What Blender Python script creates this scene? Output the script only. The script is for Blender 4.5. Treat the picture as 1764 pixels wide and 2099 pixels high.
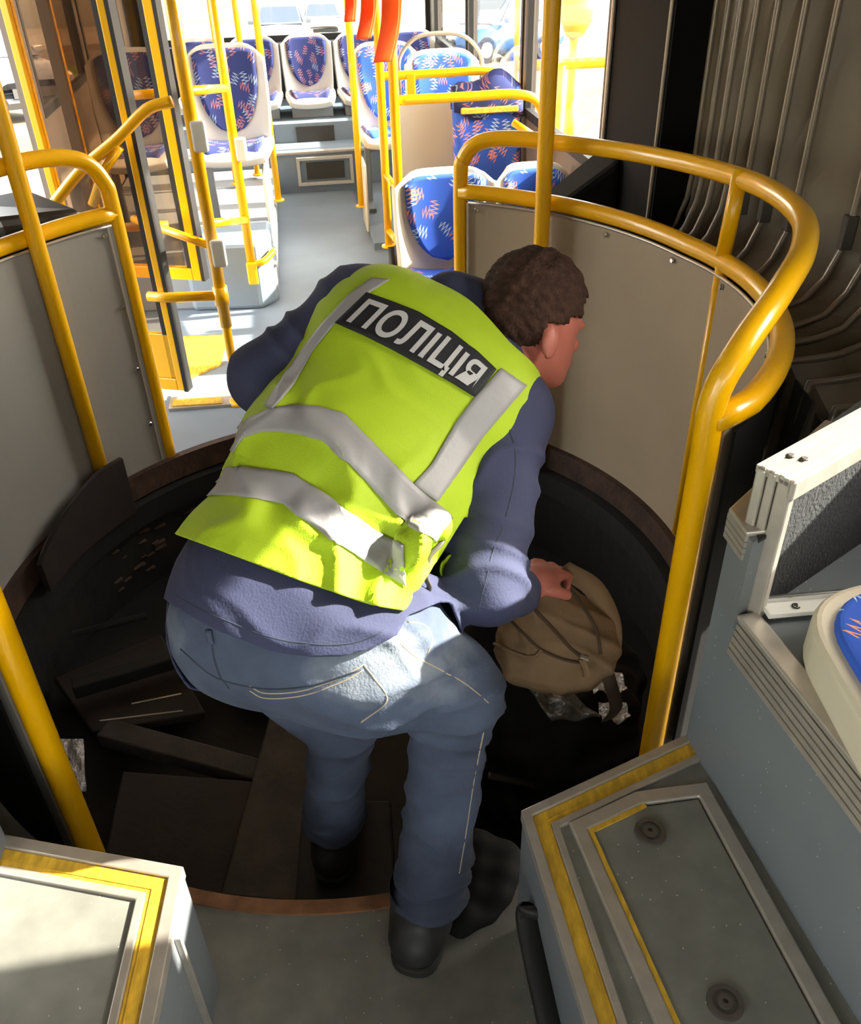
import bpy, bmesh, math, random
import numpy as np
from mathutils import Vector, Matrix
from mathutils.bvhtree import BVHTree
random.seed(7); np.random.seed(7)
S = bpy.context.scene
COL = S.collection
for o in list(bpy.data.objects): bpy.data.objects.remove(o)

# ------------------------------------------------------------------ camera
IW, IH, FPX, CAMH = 1764., 2099., 1788., 1.65
NAD = (962., 3608.)                      # where plumb lines meet, in photo pixels
_up = -np.array([NAD[0]-IW/2, NAD[1]-IH/2, FPX]); _up /= np.linalg.norm(_up)
_zz = np.array([0, 0, 1.]); _Y = _zz-_up*_up.dot(_zz); _Y /= np.linalg.norm(_Y)
_X = np.cross(_Y, _up); _X = _X if _X[0] > 0 else -_X
CR = np.array([_X, _Y, _up])             # camera (x right, y down, z ahead) -> world
cam_d = bpy.data.cameras.new('camera'); cam = bpy.data.objects.new('camera', cam_d); COL.objects.link(cam)
cam_d.sensor_fit = 'HORIZONTAL'; cam_d.sensor_width = 36; cam_d.lens = 36*FPX/IW
cam_d.clip_start = .02; cam_d.clip_end = 300
m = Matrix.Identity(4)
for i in range(3):
    m[i][0] = CR[i, 0]; m[i][1] = -CR[i, 1]; m[i][2] = -CR[i, 2]
m[2][3] = CAMH
cam.matrix_world = m
S.camera = cam

# ------------------------------------------------------------------ light
world = bpy.data.worlds.new('world'); S.world = world; world.use_nodes = True
wn = world.node_tree; wn.nodes.clear()
SUN_EL, SUN_AZ = 30., -8.                # sun to the right and a little behind the camera
bg = wn.nodes.new('ShaderNodeBackground'); wo = wn.nodes.new('ShaderNodeOutputWorld')
sky = wn.nodes.new('ShaderNodeTexSky'); sky.sky_type = 'NISHITA'; sky.sun_disc = False
sky.sun_elevation = math.radians(SUN_EL); sky.sun_rotation = math.radians(90+SUN_AZ); sky.air_density = 1.2; sky.dust_density = 2.
hz = wn.nodes.new('ShaderNodeHueSaturation'); hz.inputs['Saturation'].default_value = .35; wn.links.new(sky.outputs[0], hz.inputs['Color'])
wb = wn.nodes.new('ShaderNodeVectorMath'); wb.operation = 'MULTIPLY'; wb.inputs[1].default_value = (1.04, .985, .90); wn.links.new(hz.outputs[0], wb.inputs[0])
wn.links.new(wb.outputs[0], bg.inputs[0]); wn.links.new(bg.outputs[0], wo.inputs[0]); bg.inputs[1].default_value = 1.6
sl = bpy.data.lights.new('sun', 'SUN'); sl.energy = 20.; sl.angle = .012; sl.color = (1, .93, .80)
sun = bpy.data.objects.new('sun', sl); COL.objects.link(sun)
_e, _a = math.radians(SUN_EL), math.radians(SUN_AZ)
SUND = Vector((-math.cos(_e)*math.cos(_a), math.cos(_e)*math.sin(_a), -math.sin(_e)))   # travel direction
sun.rotation_euler = SUND.to_track_quat('-Z', 'Y').to_euler()
S.view_settings.view_transform = 'Standard'; S.view_settings.look = 'None'
S.view_settings.exposure = 0.66; S.view_settings.gamma = 1; S.view_settings.use_curve_mapping = False

# ------------------------------------------------------------------ measuring helpers
ORG = np.array([0, 0, CAMH])
def ray(px, py): return CR@np.array([px-IW/2, py-IH/2, FPX])
def atz(px, py, z=0.):
    d = ray(px, py); return ORG+d*((z-CAMH)/d[2])
def aty(px, py, y):
    d = ray(px, py); return ORG+d*(y/d[1])
def atd(px, py, dd): return ORG+ray(px, py)*dd/FPX
def proj(p):
    c = CR.T@(np.asarray(p)-ORG); return (c[0]/c[2]*FPX+IW/2, c[1]/c[2]*FPX+IH/2)
RA = math.radians(7.3); CC = np.array([-.25, 2.0]); RC, RS = math.cos(RA), math.sin(RA)
def rw(u, v, z=0.): return np.array([CC[0]+u*RC-v*RS, CC[1]+u*RS+v*RC, z])     # rear section frame
def atv(px, py, v):
    d = ray(px, py); n = np.array([-RS, RC]); t = (v+n@CC)/(n@d[:2]); return ORG+d*t
def rl(p): d = np.asarray(p)[:2]-CC; return (d[0]*RC+d[1]*RS, -d[0]*RS+d[1]*RC, p[2])

# ------------------------------------------------------------------ materials
def srgb(r, g, b):
    f = lambda c: (c/255/12.92) if c/255 <= .04045 else ((c/255+.055)/1.055)**2.4
    return (f(r), f(g), f(b), 1)
MATS = {}
def mat(name, col, rough=.5, metal=0., noise=0., nscale=8., bump=0., bscale=60., speck=None, spec=.5, col2=None, coat=0., stretch=None):
    m = bpy.data.materials.new(name); m.use_nodes = True; MATS[name] = m
    nt = m.node_tree; b = nt.nodes['Principled BSDF']
    b.inputs['Base Color'].default_value = col; b.inputs['Roughness'].default_value = rough; b.inputs['Metallic'].default_value = metal
    b.inputs['Specular IOR Level'].default_value = spec
    if coat: b.inputs['Coat Weight'].default_value = coat
    tc = nt.nodes.new('ShaderNodeTexCoord'); vec = tc.outputs['Object']
    if stretch:
        mp = nt.nodes.new('ShaderNodeMapping'); mp.inputs['Scale'].default_value = stretch
        nt.links.new(vec, mp.inputs[0]); vec = mp.outputs[0]
    out = None
    if noise:
        n = nt.nodes.new('ShaderNodeTexNoise'); n.inputs['Scale'].default_value = nscale; n.inputs['Detail'].default_value = 5
        nt.links.new(vec, n.inputs['Vector'])
        r = nt.nodes.new('ShaderNodeValToRGB')
        c2 = col2 or tuple(min(1, c*(1+noise)) for c in col[:3])+(1,)
        c1 = col if col2 else tuple(c*(1-noise) for c in col[:3])+(1,)
        r.color_ramp.elements[0].position = .35; r.color_ramp.elements[1].position = .68
        r.color_ramp.elements[0].color = c1; r.color_ramp.elements[1].color = c2
        nt.links.new(n.outputs[0], r.inputs[0]); out = r.outputs[0]
    if speck:
        v = nt.nodes.new('ShaderNodeTexVoronoi'); v.inputs['Scale'].default_value = speck[0]; nt.links.new(tc.outputs['Object'], v.inputs['Vector'])
        lt = nt.nodes.new('ShaderNodeMath'); lt.operation = 'LESS_THAN'; lt.inputs[1].default_value = speck[1]
        nt.links.new(v.outputs['Distance'], lt.inputs[0])
        sx = nt.nodes.new('ShaderNodeSeparateColor'); nt.links.new(v.outputs['Color'], sx.inputs[0])
        gt = nt.nodes.new('ShaderNodeMath'); gt.operation = 'GREATER_THAN'; gt.inputs[1].default_value = speck[2]; nt.links.new(sx.outputs[0], gt.inputs[0])
        mu = nt.nodes.new('ShaderNodeMath'); mu.operation = 'MULTIPLY'; nt.links.new(lt.outputs[0], mu.inputs[0]); nt.links.new(gt.outputs[0], mu.inputs[1])
        mx = nt.nodes.new('ShaderNodeMix'); mx.data_type = 'RGBA'; nt.links.new(mu.outputs[0], mx.inputs[0])
        if out: nt.links.new(out, mx.inputs[6])
        else: mx.inputs[6].default_value = col
        mx.inputs[7].default_value = speck[3] if len(speck) > 3 else (.6, .6, .58, 1); out = mx.outputs[2]
    if out: nt.links.new(out, b.inputs['Base Color'])
    if bump:
        n2 = nt.nodes.new('ShaderNodeTexNoise'); n2.inputs['Scale'].default_value = bscale; n2.inputs['Detail'].default_value = 4
        nt.links.new(vec, n2.inputs['Vector'])
        bp = nt.nodes.new('ShaderNodeBump'); bp.inputs['Strength'].default_value = bump; bp.inputs['Distance'].default_value = .01
        nt.links.new(n2.outputs[0], bp.inputs['Height']); nt.links.new(bp.outputs[0], b.inputs['Normal'])
    return m
mat('yellow', srgb(247, 184, 0), .28, noise=.03, nscale=5, coat=.3)
mat('yellow_strip', srgb(212, 168, 50), .5, noise=.22, nscale=30, stretch=(3, 1, 3))
mat('panel_in', srgb(150, 145, 139), .55, noise=.05, nscale=3)
mat('panel_warm', srgb(166, 150, 128), .55, noise=.05, nscale=3)
mat('black_sheet', srgb(24, 24, 25), .42, noise=.2, nscale=4)
mat('vinyl', srgb(122, 121, 114), .55, noise=.13, nscale=16, speck=(95, .11, .78))
mat('vinyl_side', srgb(116, 121, 126), .5, noise=.06, nscale=5, speck=(100, .11, .8))
mat('vinyl_light', srgb(178, 170, 152), .6, noise=.09, nscale=7, speck=(100, .11, .75))
mat('rear_floor', srgb(118, 130, 142), .5, noise=.07, nscale=4)
mat('alu', srgb(188, 180, 170), .38, metal=.55, noise=.08, nscale=30)
mat('chrome', srgb(215, 215, 215), .18, metal=.95)
mat('rust', srgb(64, 42, 31), .8, noise=.4, nscale=14, bump=.4)
mat('latch_metal', srgb(98, 90, 84), .4, metal=.4)
mat('guard', srgb(36, 26, 22), .7, noise=.3, nscale=12)
mat('wood_edge', srgb(128, 88, 58), .75, noise=.3, nscale=20, bump=.3)
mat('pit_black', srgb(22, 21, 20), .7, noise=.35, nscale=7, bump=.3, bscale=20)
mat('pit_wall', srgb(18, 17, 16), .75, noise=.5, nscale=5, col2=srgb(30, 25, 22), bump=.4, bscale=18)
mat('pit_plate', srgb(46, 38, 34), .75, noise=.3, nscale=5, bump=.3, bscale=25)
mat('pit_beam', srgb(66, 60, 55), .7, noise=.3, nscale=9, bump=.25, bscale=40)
mat('rust_flake', srgb(84, 62, 50), .85, noise=.4, nscale=40)
mat('cream', srgb(216, 205, 184), .42, noise=.03, nscale=4)
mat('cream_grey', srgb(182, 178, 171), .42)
mat('beige_panel', srgb(205, 200, 184), .5, noise=.03, nscale=4)
mat('grey_wall', srgb(124, 128, 132), .5, noise=.05, nscale=4)
mat('pillar', srgb(110, 98, 88), .5)
mat('bluegrey', srgb(116, 130, 143), .5, noise=.05, nscale=4)
mat('black', srgb(15, 15, 16), .5)
mat('bulkhead', srgb(10, 10, 10), .8, spec=.15)
mat('rubber', srgb(22, 21, 21), .6)
mat('carpet', srgb(38, 39, 42), .95, noise=.25, nscale=60, bump=.6, bscale=160, speck=(110, .12, .9, (.25, .25, .25, 1)))
mat('bellows', srgb(138, 125, 107), .45, noise=.22, nscale=5, bump=.35, bscale=9, stretch=(1, 1, .5))
mat('hoop', srgb(150, 140, 126), .3, metal=.35)
mat('clamp', srgb(80, 75, 70), .5)
mat('orange', srgb(255, 84, 10), .45)
mat('plastic_white', srgb(222, 222, 218), .4)
mat('dark_vent', srgb(52, 50, 46), .6)
mat('foil', srgb(205, 205, 205), .32, metal=.8, noise=.3, nscale=60, bump=1., bscale=75)
mat('foil_dark', srgb(96, 100, 100), .35, metal=.75, noise=.4, nscale=45, bump=1., bscale=60)
mat('black_lump', srgb(13, 13, 14), .8, spec=.25, noise=.2, nscale=8, bump=.25, bscale=14)
mat('skin', srgb(190, 110, 95), .5, noise=.1, nscale=15)
mat('hair', srgb(64, 43, 34), .8, spec=.2, noise=.35, nscale=60, bump=.6, bscale=140)
mat('navy', srgb(54, 58, 88), .85, noise=.10, nscale=5, bump=.14, bscale=240)
mat('sole', srgb(40, 39, 37), .7)
mat('boot', srgb(34, 33, 33), .55, noise=.25, nscale=15)
mat('hivis', srgb(172, 200, 30), .7, noise=.03, nscale=10, bump=.22, bscale=330)
mat('reflective', srgb(156, 154, 157), .5, noise=.05, nscale=14, bump=.18, bscale=35)
mat('print_black', srgb(28, 28, 34), .7)
mat('print_grey', srgb(190, 188, 190), .55)
mat('stitch', srgb(176, 160, 134), .8)
mat('seam_dark', srgb(42, 50, 66), .8)
mat('pack', srgb(126, 100, 72), .85, noise=.14, nscale=9, bump=.35, bscale=28)
mat('pack_dark', srgb(74, 57, 42), .85, noise=.15, nscale=10)
mat('paper_strip', srgb(226, 224, 218), .45)
mat('asphalt', srgb(90, 80, 67), .9, noise=.10, nscale=1.2)
mat('grass', srgb(84, 108, 34), .9, noise=.3, nscale=6)
mat('paver_joint', srgb(150, 140, 128), .9)
mat('car_silver', srgb(104, 108, 114), .25, metal=.3, coat=.5)
mat('car_white', srgb(170, 170, 170), .3, coat=.5)
mat('car_blue', srgb(34, 76, 118), .3, coat=.5)
mat('car_glass', srgb(60, 68, 80), .1)
mat('lamp_white', srgb(245, 245, 245), .2)
mat('kiosk', srgb(220, 205, 185), .8)
def denim():
    m = mat('denim', srgb(80, 96, 124), .85, bump=.2, bscale=220); nt = m.node_tree; b = nt.nodes['Principled BSDF']
    tc = nt.nodes.new('ShaderNodeTexCoord')
    n = nt.nodes.new('ShaderNodeTexNoise'); n.inputs['Scale'].default_value = 6; n.inputs['Detail'].default_value = 6; nt.links.new(tc.outputs['Object'], n.inputs[0])
    at = nt.nodes.new('ShaderNodeAttribute'); at.attribute_name = 'wear'
    ad = nt.nodes.new('ShaderNodeMath'); ad.operation = 'ADD'; nt.links.new(n.outputs[0], ad.inputs[0]); nt.links.new(at.outputs['Fac'], ad.inputs[1])
    r = nt.nodes.new('ShaderNodeValToRGB'); e = r.color_ramp.elements
    e[0].position = .30; e[0].color = srgb(44, 51, 70); e[1].position = 1.15; e[1].color = srgb(156, 164, 172)
    x = e.new(.62); x.color = srgb(74, 85, 108)
    nt.links.new(ad.outputs[0], r.inputs[0]); nt.links.new(r.outputs[0], b.inputs['Base Color'])
denim()
def glass(name, tint, mix=.9, rough=.02):
    m = bpy.data.materials.new(name); m.use_nodes = True; MATS[name] = m; nt = m.node_tree; nt.nodes.clear()
    o = nt.nodes.new('ShaderNodeOutputMaterial'); t = nt.nodes.new('ShaderNodeBsdfTransparent'); g = nt.nodes.new('ShaderNodeBsdfGlossy')
    t.inputs[0].default_value = tint; g.inputs['Roughness'].default_value = rough; g.inputs[0].default_value = (.9, .9, .9, 1)
    f = nt.nodes.new('ShaderNodeFresnel'); f.inputs[0].default_value = 1.45
    mx = nt.nodes.new('ShaderNodeMixShader'); dm = nt.nodes.new('ShaderNodeMath'); dm.operation = 'MULTIPLY'; dm.inputs[1].default_value = .4; nt.links.new(f.outputs[0], dm.inputs[0]); nt.links.new(dm.outputs[0], mx.inputs[0]); nt.links.new(t.outputs[0], mx.inputs[1]); nt.links.new(g.outputs[0], mx.inputs[2])
    nt.links.new(mx.outputs[0], o.inputs[0])
glass('pane', (.93, .94, .93, 1)); glass('pane_bronze', (.66, .58, .50, 1))
def fabric(name, base, scale=9., fade=1.):
    m = bpy.data.materials.new(name); m.use_nodes = True; MATS[name] = m; nt = m.node_tree; b = nt.nodes['Principled BSDF']
    b.inputs['Roughness'].default_value = .9
    L = nt.links.new
    def N(t, **k):
        n = nt.nodes.new(t)
        for a, v in k.items(): setattr(n, a, v)
        return n
    def M(op, a, bb=None, c=None):
        n = N('ShaderNodeMath', operation=op)
        for i, s in enumerate((a, bb, c)):
            if s is None: continue
            if isinstance(s, (int, float)): n.inputs[i].default_value = s
            else: L(s, n.inputs[i])
        return n.outputs[0]
    tc = N('ShaderNodeTexCoord'); sp = N('ShaderNodeSeparateXYZ'); L(tc.outputs['Object'], sp.inputs[0])
    cb = N('ShaderNodeCombineXYZ'); L(sp.outputs[0], cb.inputs[0]); L(M('SUBTRACT', sp.outputs[2], sp.outputs[1]), cb.inputs[1])
    colr = None
    prev = base; prevs = None
    for k, (ramp, off) in enumerate((((.90, .30, .14, 1), 0.), ((.62, .80, .95, 1), 3.37), ((.88, .38, .20, 1), 7.7))):
        vo = N('ShaderNodeTexVoronoi', voronoi_dimensions='2D'); vo.inputs['Scale'].default_value = scale
        mp = N('ShaderNodeMapping'); mp.inputs['Location'].default_value = (off, off*.7, 0); L(cb.outputs[0], mp.inputs[0]); L(mp.outputs[0], vo.inputs['Vector'])
        # local position inside the cell
        sc = N('ShaderNodeVectorMath', operation='SCALE'); L(mp.outputs[0], sc.inputs[0]); sc.inputs['Scale'].default_value = 1
        df = N('ShaderNodeVectorMath', operation='SUBTRACT'); L(sc.outputs[0], df.inputs[0]); L(vo.outputs['Position'], df.inputs[1])
        sg = N('ShaderNodeVectorMath', operation='SCALE'); L(df.outputs[0], sg.inputs[0]); sg.inputs['Scale'].default_value = scale
        se = N('ShaderNodeSeparateColor'); L(vo.outputs['Color'], se.inputs[0])
        ro = N('ShaderNodeVectorRotate', rotation_type='Z_AXIS'); L(sg.outputs[0], ro.inputs['Vector']); L(M('MULTIPLY', se.outputs[0], 2.2), ro.inputs['Angle'])
        s2 = N('ShaderNodeSeparateXYZ'); L(ro.outputs[0], s2.inputs[0])
        x, y = s2.outputs[0], s2.outputs[1]
        tri = M('PINGPONG', M('ADD', x, 5.0), .085)
        zz = M('MULTIPLY', M('SUBTRACT', tri, .0425), 4.5)
        w = M('LESS_THAN', M('ABSOLUTE', M('SUBTRACT', y, zz)), .075)
        lim = M('LESS_THAN', M('ABSOLUTE', x), .30)
        msk = M('MULTIPLY', M('MULTIPLY', w, lim), M('GREATER_THAN', se.outputs[1], .42))
        mx = N('ShaderNodeMix', data_type='RGBA'); L(msk, mx.inputs[0])
        if prevs is None: mx.inputs[6].default_value = base
        else: L(prevs, mx.inputs[6])
        mx.inputs[7].default_value = tuple(base[q]+(ramp[q]-base[q])*fade for q in range(3))+(1,); prevs = mx.outputs[2]
    L(prevs, b.inputs['Base Color'])
fabric('fabric', srgb(52, 96, 205), 12.); fabric('fabric_shaded', srgb(32, 42, 96), 12., .35)  # second one is the same fabric with shade put into its colour

# ------------------------------------------------------------------ mesh helpers
def mesh(name, V, Fc, mt=None, parent=None, smooth=False, bevel=0, seg=2, solid=0):
    me = bpy.data.meshes.new(name); me.from_pydata([tuple(map(float, v)) for v in V], [], [tuple(map(int, f)) for f in Fc]); me.update()
    o = bpy.data.objects.new(name, me); COL.objects.link(o)
    if mt: me.materials.append(MATS[mt])
    if smooth: me.polygons.foreach_set('use_smooth', [True]*len(me.polygons))
    if solid:
        md = o.modifiers.new('solid', 'SOLIDIFY'); md.thickness = solid; md.offset = 0
    if bevel:
        md = o.modifiers.new('bevel', 'BEVEL'); md.width = bevel; md.segments = seg; md.limit_method = 'ANGLE'; md.angle_limit = .6
    if parent: attach(o, parent)
    return o
def attach(o, parent):
    root = parent; M = Matrix.Identity(4); chain = []
    while root: chain.append(root); root = root.parent
    loc = chain[-1].location if chain[-1].type == 'EMPTY' else Vector((0, 0, 0))
    o.parent = parent
    if parent.type == 'EMPTY': o.matrix_parent_inverse = Matrix.Translation(-loc)
def tag(o, label, cat, group=None, kind=None):
    if label: o['label'] = label
    if cat: o['category'] = cat
    if group: o['group'] = group
    if kind: o['kind'] = kind
    return o
def thing(name, label, cat, loc=(0, 0, 0), group=None, kind=None):
    o = bpy.data.objects.new(name, None); COL.objects.link(o); o.location = [float(c) for c in loc]; o.empty_display_size = .1
    return tag(o, label, cat, group, kind)
def struct(o): o['kind'] = 'structure'; return o
def join(parts):
    V, Fc = [], []
    for v, f in parts:
        n = len(V); V += [tuple(p) for p in v]; Fc += [tuple(i+n for i in q) for q in f]
    return V, Fc
def prism(poly, z0, z1):
    n = len(poly)
    a = sum(poly[i][0]*poly[(i+1) % n][1]-poly[(i+1) % n][0]*poly[i][1] for i in range(n))
    if a < 0: poly = poly[::-1]
    z0f = z0 if callable(z0) else (lambda x, y: z0); z1f = z1 if callable(z1) else (lambda x, y: z1)
    V = [(p[0], p[1], z0f(*p[:2])) for p in poly]+[(p[0], p[1], z1f(*p[:2])) for p in poly]
    Fc = [tuple(range(n-1, -1, -1)), tuple(range(n, 2*n))]+[(i, (i+1) % n, n+(i+1) % n, n+i) for i in range(n)]
    return V, Fc
def box(x0, x1, y0, y1, z0, z1, f=None):
    V, Fc = prism([(x0, y0), (x1, y0), (x1, y1), (x0, y1)], z0, z1)
    if f: V = [f(*v) for v in V]
    return V, Fc
def beam(a, b, w, h, upv=(0, 0, 1)):
    a, b = Vector(a), Vector(b); d = (b-a).normalized(); s = d.cross(Vector(upv))
    s = s.normalized() if s.length > 1e-4 else Vector((1, 0, 0)); t = s.cross(d)
    V = [p+s*(i*w/2)+t*(j*h/2) for p in (a, b) for i, j in ((-1, -1), (1, -1), (1, 1), (-1, 1))]
    return V, [(0, 1, 2, 3), (7, 6, 5, 4)]+[(i, i+4, (i+1) % 4+4, (i+1) % 4) for i in range(4)]
def catmull(P, n=8, closed=False):
    P = [np.asarray(p, float) for p in P]; out = []
    N = len(P); rng = N if closed else N-1
    for i in range(rng):
        p1, p2 = P[i], P[(i+1) % N]
        p0 = P[i-1] if (closed or i > 0) else 2*p1-p2
        p3 = P[(i+2) % N] if (closed or i+2 < N) else 2*p2-p1
        for k in range(n):
            t = k/n; out.append(.5*((2*p1)+(-p0+p2)*t+(2*p0-5*p1+4*p2-p3)*t*t+(-p0+3*p1-3*p2+p3)*t**3))
    if not closed: out.append(P[-1])
    return out
def tube(P, r, seg=12, closed=False, flat=1.):
    P = [Vector(p) for p in P]; n = len(P); V, Fc = [], []
    T = []
    for i in range(n):
        a = P[i-1] if (i > 0 or closed) else P[i]; b = P[(i+1) % n] if (i < n-1 or closed) else P[i]
        T.append((b-a).normalized())
    nrm = T[0].orthogonal().normalized()
    if abs(T[0].z) < .99: nrm = T[0].cross(Vector((0, 0, 1))).normalized()
    for i in range(n):
        nrm = (nrm-T[i]*nrm.dot(T[i])).normalized(); bn = T[i].cross(nrm)
        rr = r[i] if hasattr(r, '__len__') else r
        for k in range(seg):
            a = 2*math.pi*k/seg; V.append(P[i]+nrm*(rr*math.cos(a))+bn*(rr*flat*math.sin(a)))
    for i in range(n if closed else n-1):
        j = (i+1) % n
        for k in range(seg): Fc.append((i*seg+k, i*seg+(k+1) % seg, j*seg+(k+1) % seg, j*seg+k))
    if not closed: Fc += [tuple(range(seg-1, -1, -1)), tuple((n-1)*seg+k for k in range(seg))]
    return V, Fc
def grid(nu, nv, f):
    V = [f(i/(nu-1), j/(nv-1)) for j in range(nv) for i in range(nu)]
    return V, [(j*nu+i, j*nu+i+1, (j+1)*nu+i+1, (j+1)*nu+i) for j in range(nv-1) for i in range(nu-1)]
def offs(poly, o):
    """mitred offset of an open 2D polyline to its left"""
    P = [np.asarray(p[:2], float) for p in poly]; out = []
    for i in range(len(P)):
        ns = []
        for a, b in ((i-1, i), (i, i+1)):
            if a < 0 or b >= len(P): continue
            d = P[b]-P[a]; d /= np.linalg.norm(d); ns.append(np.array([-d[1], d[0]]))
        n = sum(ns); n /= np.linalg.norm(n); out.append(P[i]+n*o/max(.3, n@ns[0]))
    return out
def strip(poly, o0, o1, z0, z1):
    A, B = offs(poly, o0), offs(poly, o1); V, Fc = [], []
    for a, b in zip(A, B): V += [(a[0], a[1], z0), (b[0], b[1], z0), (b[0], b[1], z1), (a[0], a[1], z1)]
    n = len(A)
    for i in range(n-1):
        for k in range(4): Fc.append((i*4+k, i*4+(k+1) % 4, i*4+4+(k+1) % 4, i*4+4+k))
    return V, Fc+[(0, 3, 2, 1), tuple((n-1)*4+k for k in range(4))]
def disc(c, nrm, r, h, seg=14):
    c, nrm = Vector(c), Vector(nrm).normalized(); return tube([c, c+nrm*h*.7, c+nrm*h], [r, r, r*.75], seg)
def circ(a, R, z=0.): return np.array([CC[0]+R*math.cos(a), CC[1]+R*math.sin(a), z])
D2R = math.radians

# ------------------------------------------------------------------ the shell: floors and turntable well
RH = 1.0
def arcpts(a0, a1, R, n=48): return [tuple(circ(D2R(a0+(a1-a0)*i/n), R)[:2]) for i in range(n+1)]
FL = [(-1.75, -5.), (1.35, -5.), (1.35, 2.0)]+arcpts(0, -180, RH+.03)+[(-1.75, 2.0)]
struct(mesh('floor', *prism(FL, -.08, 0), 'vinyl'))
RF = [(CC[0]+RH+.35, 2.0)]+[tuple(rw(1.3, 1.0)[:2]), tuple(rw(1.3, 6.)[:2]), tuple(rw(-1.22, 6.)[:2]), tuple(rw(-1.22, 1.0)[:2]), (CC[0]-RH-.35, 2.0)]+arcpts(180, 0, RH+.03)
struct(mesh('floor', *prism(RF, -.08, 0), 'rear_floor'))
def ring(R0, R1, z0, z1, a0=0, a1=360, n=96):
    V, Fc = [], []
    full = a1-a0 >= 360; k = n if full else n+1
    for i in range(k):
        a = D2R(a0+(a1-a0)*i/n)
        for R, z in ((R0, z0), (R1, z0), (R1, z1), (R0, z1)): V.append(circ(a, R, z))
    for i in range(n):
        j = (i+1) % k
        for q in range(4): Fc.append((i*4+q, j*4+q, j*4+(q+1) % 4, i*4+(q+1) % 4))
    if not full: Fc += [(0, 1, 2, 3), tuple((k-1)*4+q for q in (3, 2, 1, 0))]
    return V, Fc
well = thing('turntable_well', 'round open well in the bus floor with a rusty rim', 'floor opening', (CC[0], CC[1], 0), kind='structure')
mesh('rim', *ring(RH, RH+.03, -.075, .012, -10, 190), 'rust', well)
mesh('rim', *ring(RH, RH+.03, -.075, .006, 190, 350), 'wood_edge', well)
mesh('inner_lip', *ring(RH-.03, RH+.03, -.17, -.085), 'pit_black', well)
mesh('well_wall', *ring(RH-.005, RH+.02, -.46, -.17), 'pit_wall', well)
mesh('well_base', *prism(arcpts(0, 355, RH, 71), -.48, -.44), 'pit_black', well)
# plates and beams down in the well
def pitpoly(name, pts, z, h, m, bevel=.006):
    return mesh(name, *prism([tuple(atz(*p, z)[:2]) for p in pts], z-h, z), m, well, bevel=bevel)
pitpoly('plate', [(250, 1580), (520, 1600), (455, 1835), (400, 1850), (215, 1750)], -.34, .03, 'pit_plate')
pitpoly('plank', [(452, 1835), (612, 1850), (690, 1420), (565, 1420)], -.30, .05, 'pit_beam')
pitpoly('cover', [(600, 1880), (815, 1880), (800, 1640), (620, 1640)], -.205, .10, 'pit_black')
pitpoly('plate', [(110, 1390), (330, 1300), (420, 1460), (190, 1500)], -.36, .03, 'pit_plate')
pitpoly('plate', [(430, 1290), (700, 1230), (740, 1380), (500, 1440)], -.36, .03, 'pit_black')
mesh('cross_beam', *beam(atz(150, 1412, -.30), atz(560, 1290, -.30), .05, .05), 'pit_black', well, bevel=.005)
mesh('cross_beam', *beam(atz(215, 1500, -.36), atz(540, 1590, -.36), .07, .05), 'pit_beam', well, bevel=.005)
for p, q, r in (((205, 1478), (375, 1457), .004), ((270, 1443), (372, 1422), .004), ((150, 1300), (300, 1262), .012)):
    mesh('pipe', *tube([atz(*p, -.29), atz(*q, -.29)], r), 'chrome' if r < .005 else 'pit_black', well)
fl = []
for k in range(34):
    a = D2R(random.uniform(118, 158)); z = random.uniform(-.38, -.20)
    c = circ(a, RH-.008, z); w = random.uniform(.006, .03)
    t = Vector((-math.sin(a), math.cos(a), 0)); V, Fc = tube([Vector(c)-t*w, Vector(c)+t*w*.6], [w*.5, w*.2], 5, flat=.5); fl.append((V, Fc))
mesh('rust_flakes', *join(fl), 'rust_flake', well)['kind'] = 'stuff'

# ------------------------------------------------------------------ shell: walls, ceiling, windows
def wallseg(name, pts, z0, z1, m, th=.05):
    return struct(mesh(name, *strip(pts, 0, th, z0, z1), m))
XL, XR = -1.72, 1.24
mesh_c = struct(mesh('ceiling', *prism([(-1.9, -5.1), (1.4, -5.1), (1.4, 2.6), tuple(rw(1.3, 6.1)[:2]), tuple(rw(-1.32, 6.1)[:2]), (-1.9, 2.6)], 2.16, 2.22), 'cream_grey'))
NW = [0]
def side_windows(xa, edges, name, zs=.86, zt=1.95, f=None, m='grey_wall', th=.05, glassm='pane', flip=1):
    """wall with window openings; xa = wall coordinate, edges = list of (start, end) openings; f maps (x, y, z) to world"""
    f = f or (lambda x, y, z: (x, y, z)); y0, y1 = edges[0]; ops = edges[1:]
    parts = [box(xa, xa+th*flip, y0, y1, -.1, zs, f), box(xa, xa+th*flip, y0, y1, zt, 2.18, f)]
    last = y0
    for a, b in ops+[(y1, y1)]:
        if a > last: parts.append(box(xa, xa+th*flip, last, a, zs, zt, f))
        last = b
    struct(mesh(name, *join(parts), m))
    for a, b in ops:
        NW[0] += 1
        w = struct(mesh('window_%d' % NW[0], *join([box(xa-.008*flip, xa+.02*flip, a, b, zs, zs+.04, f), box(xa-.008*flip, xa+.02*flip, a, b, zt-.04, zt, f),
              box(xa-.008*flip, xa+.02*flip, a, a+.035, zs+.04, zt-.04, f), box(xa-.008*flip, xa+.02*flip, b-.035, b, zs+.04, zt-.04, f)]), 'rubber'))
        p = mesh('pane', *box(xa+.018*flip, xa+.024*flip, a+.03, b-.03, zs+.03, zt-.03, f), glassm); p.parent = w
side_windows(XR, [(-5, .5), (-4.6, -3.2), (-3.1, -1.7), (-1.55, -.35)], 'wall_right')
side_windows(XR, [(.5, 1.42), (.925, 1.35)], 'wall_right', 1.2, 1.76)  # unseen window, its opening sized to place the sun patch on podium and man
side_windows(XL, [(-5, .62), (-4.6, -3.2), (-3.1, -1.7), (-1.55, -.3)], 'wall_left', flip=-1)
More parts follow.
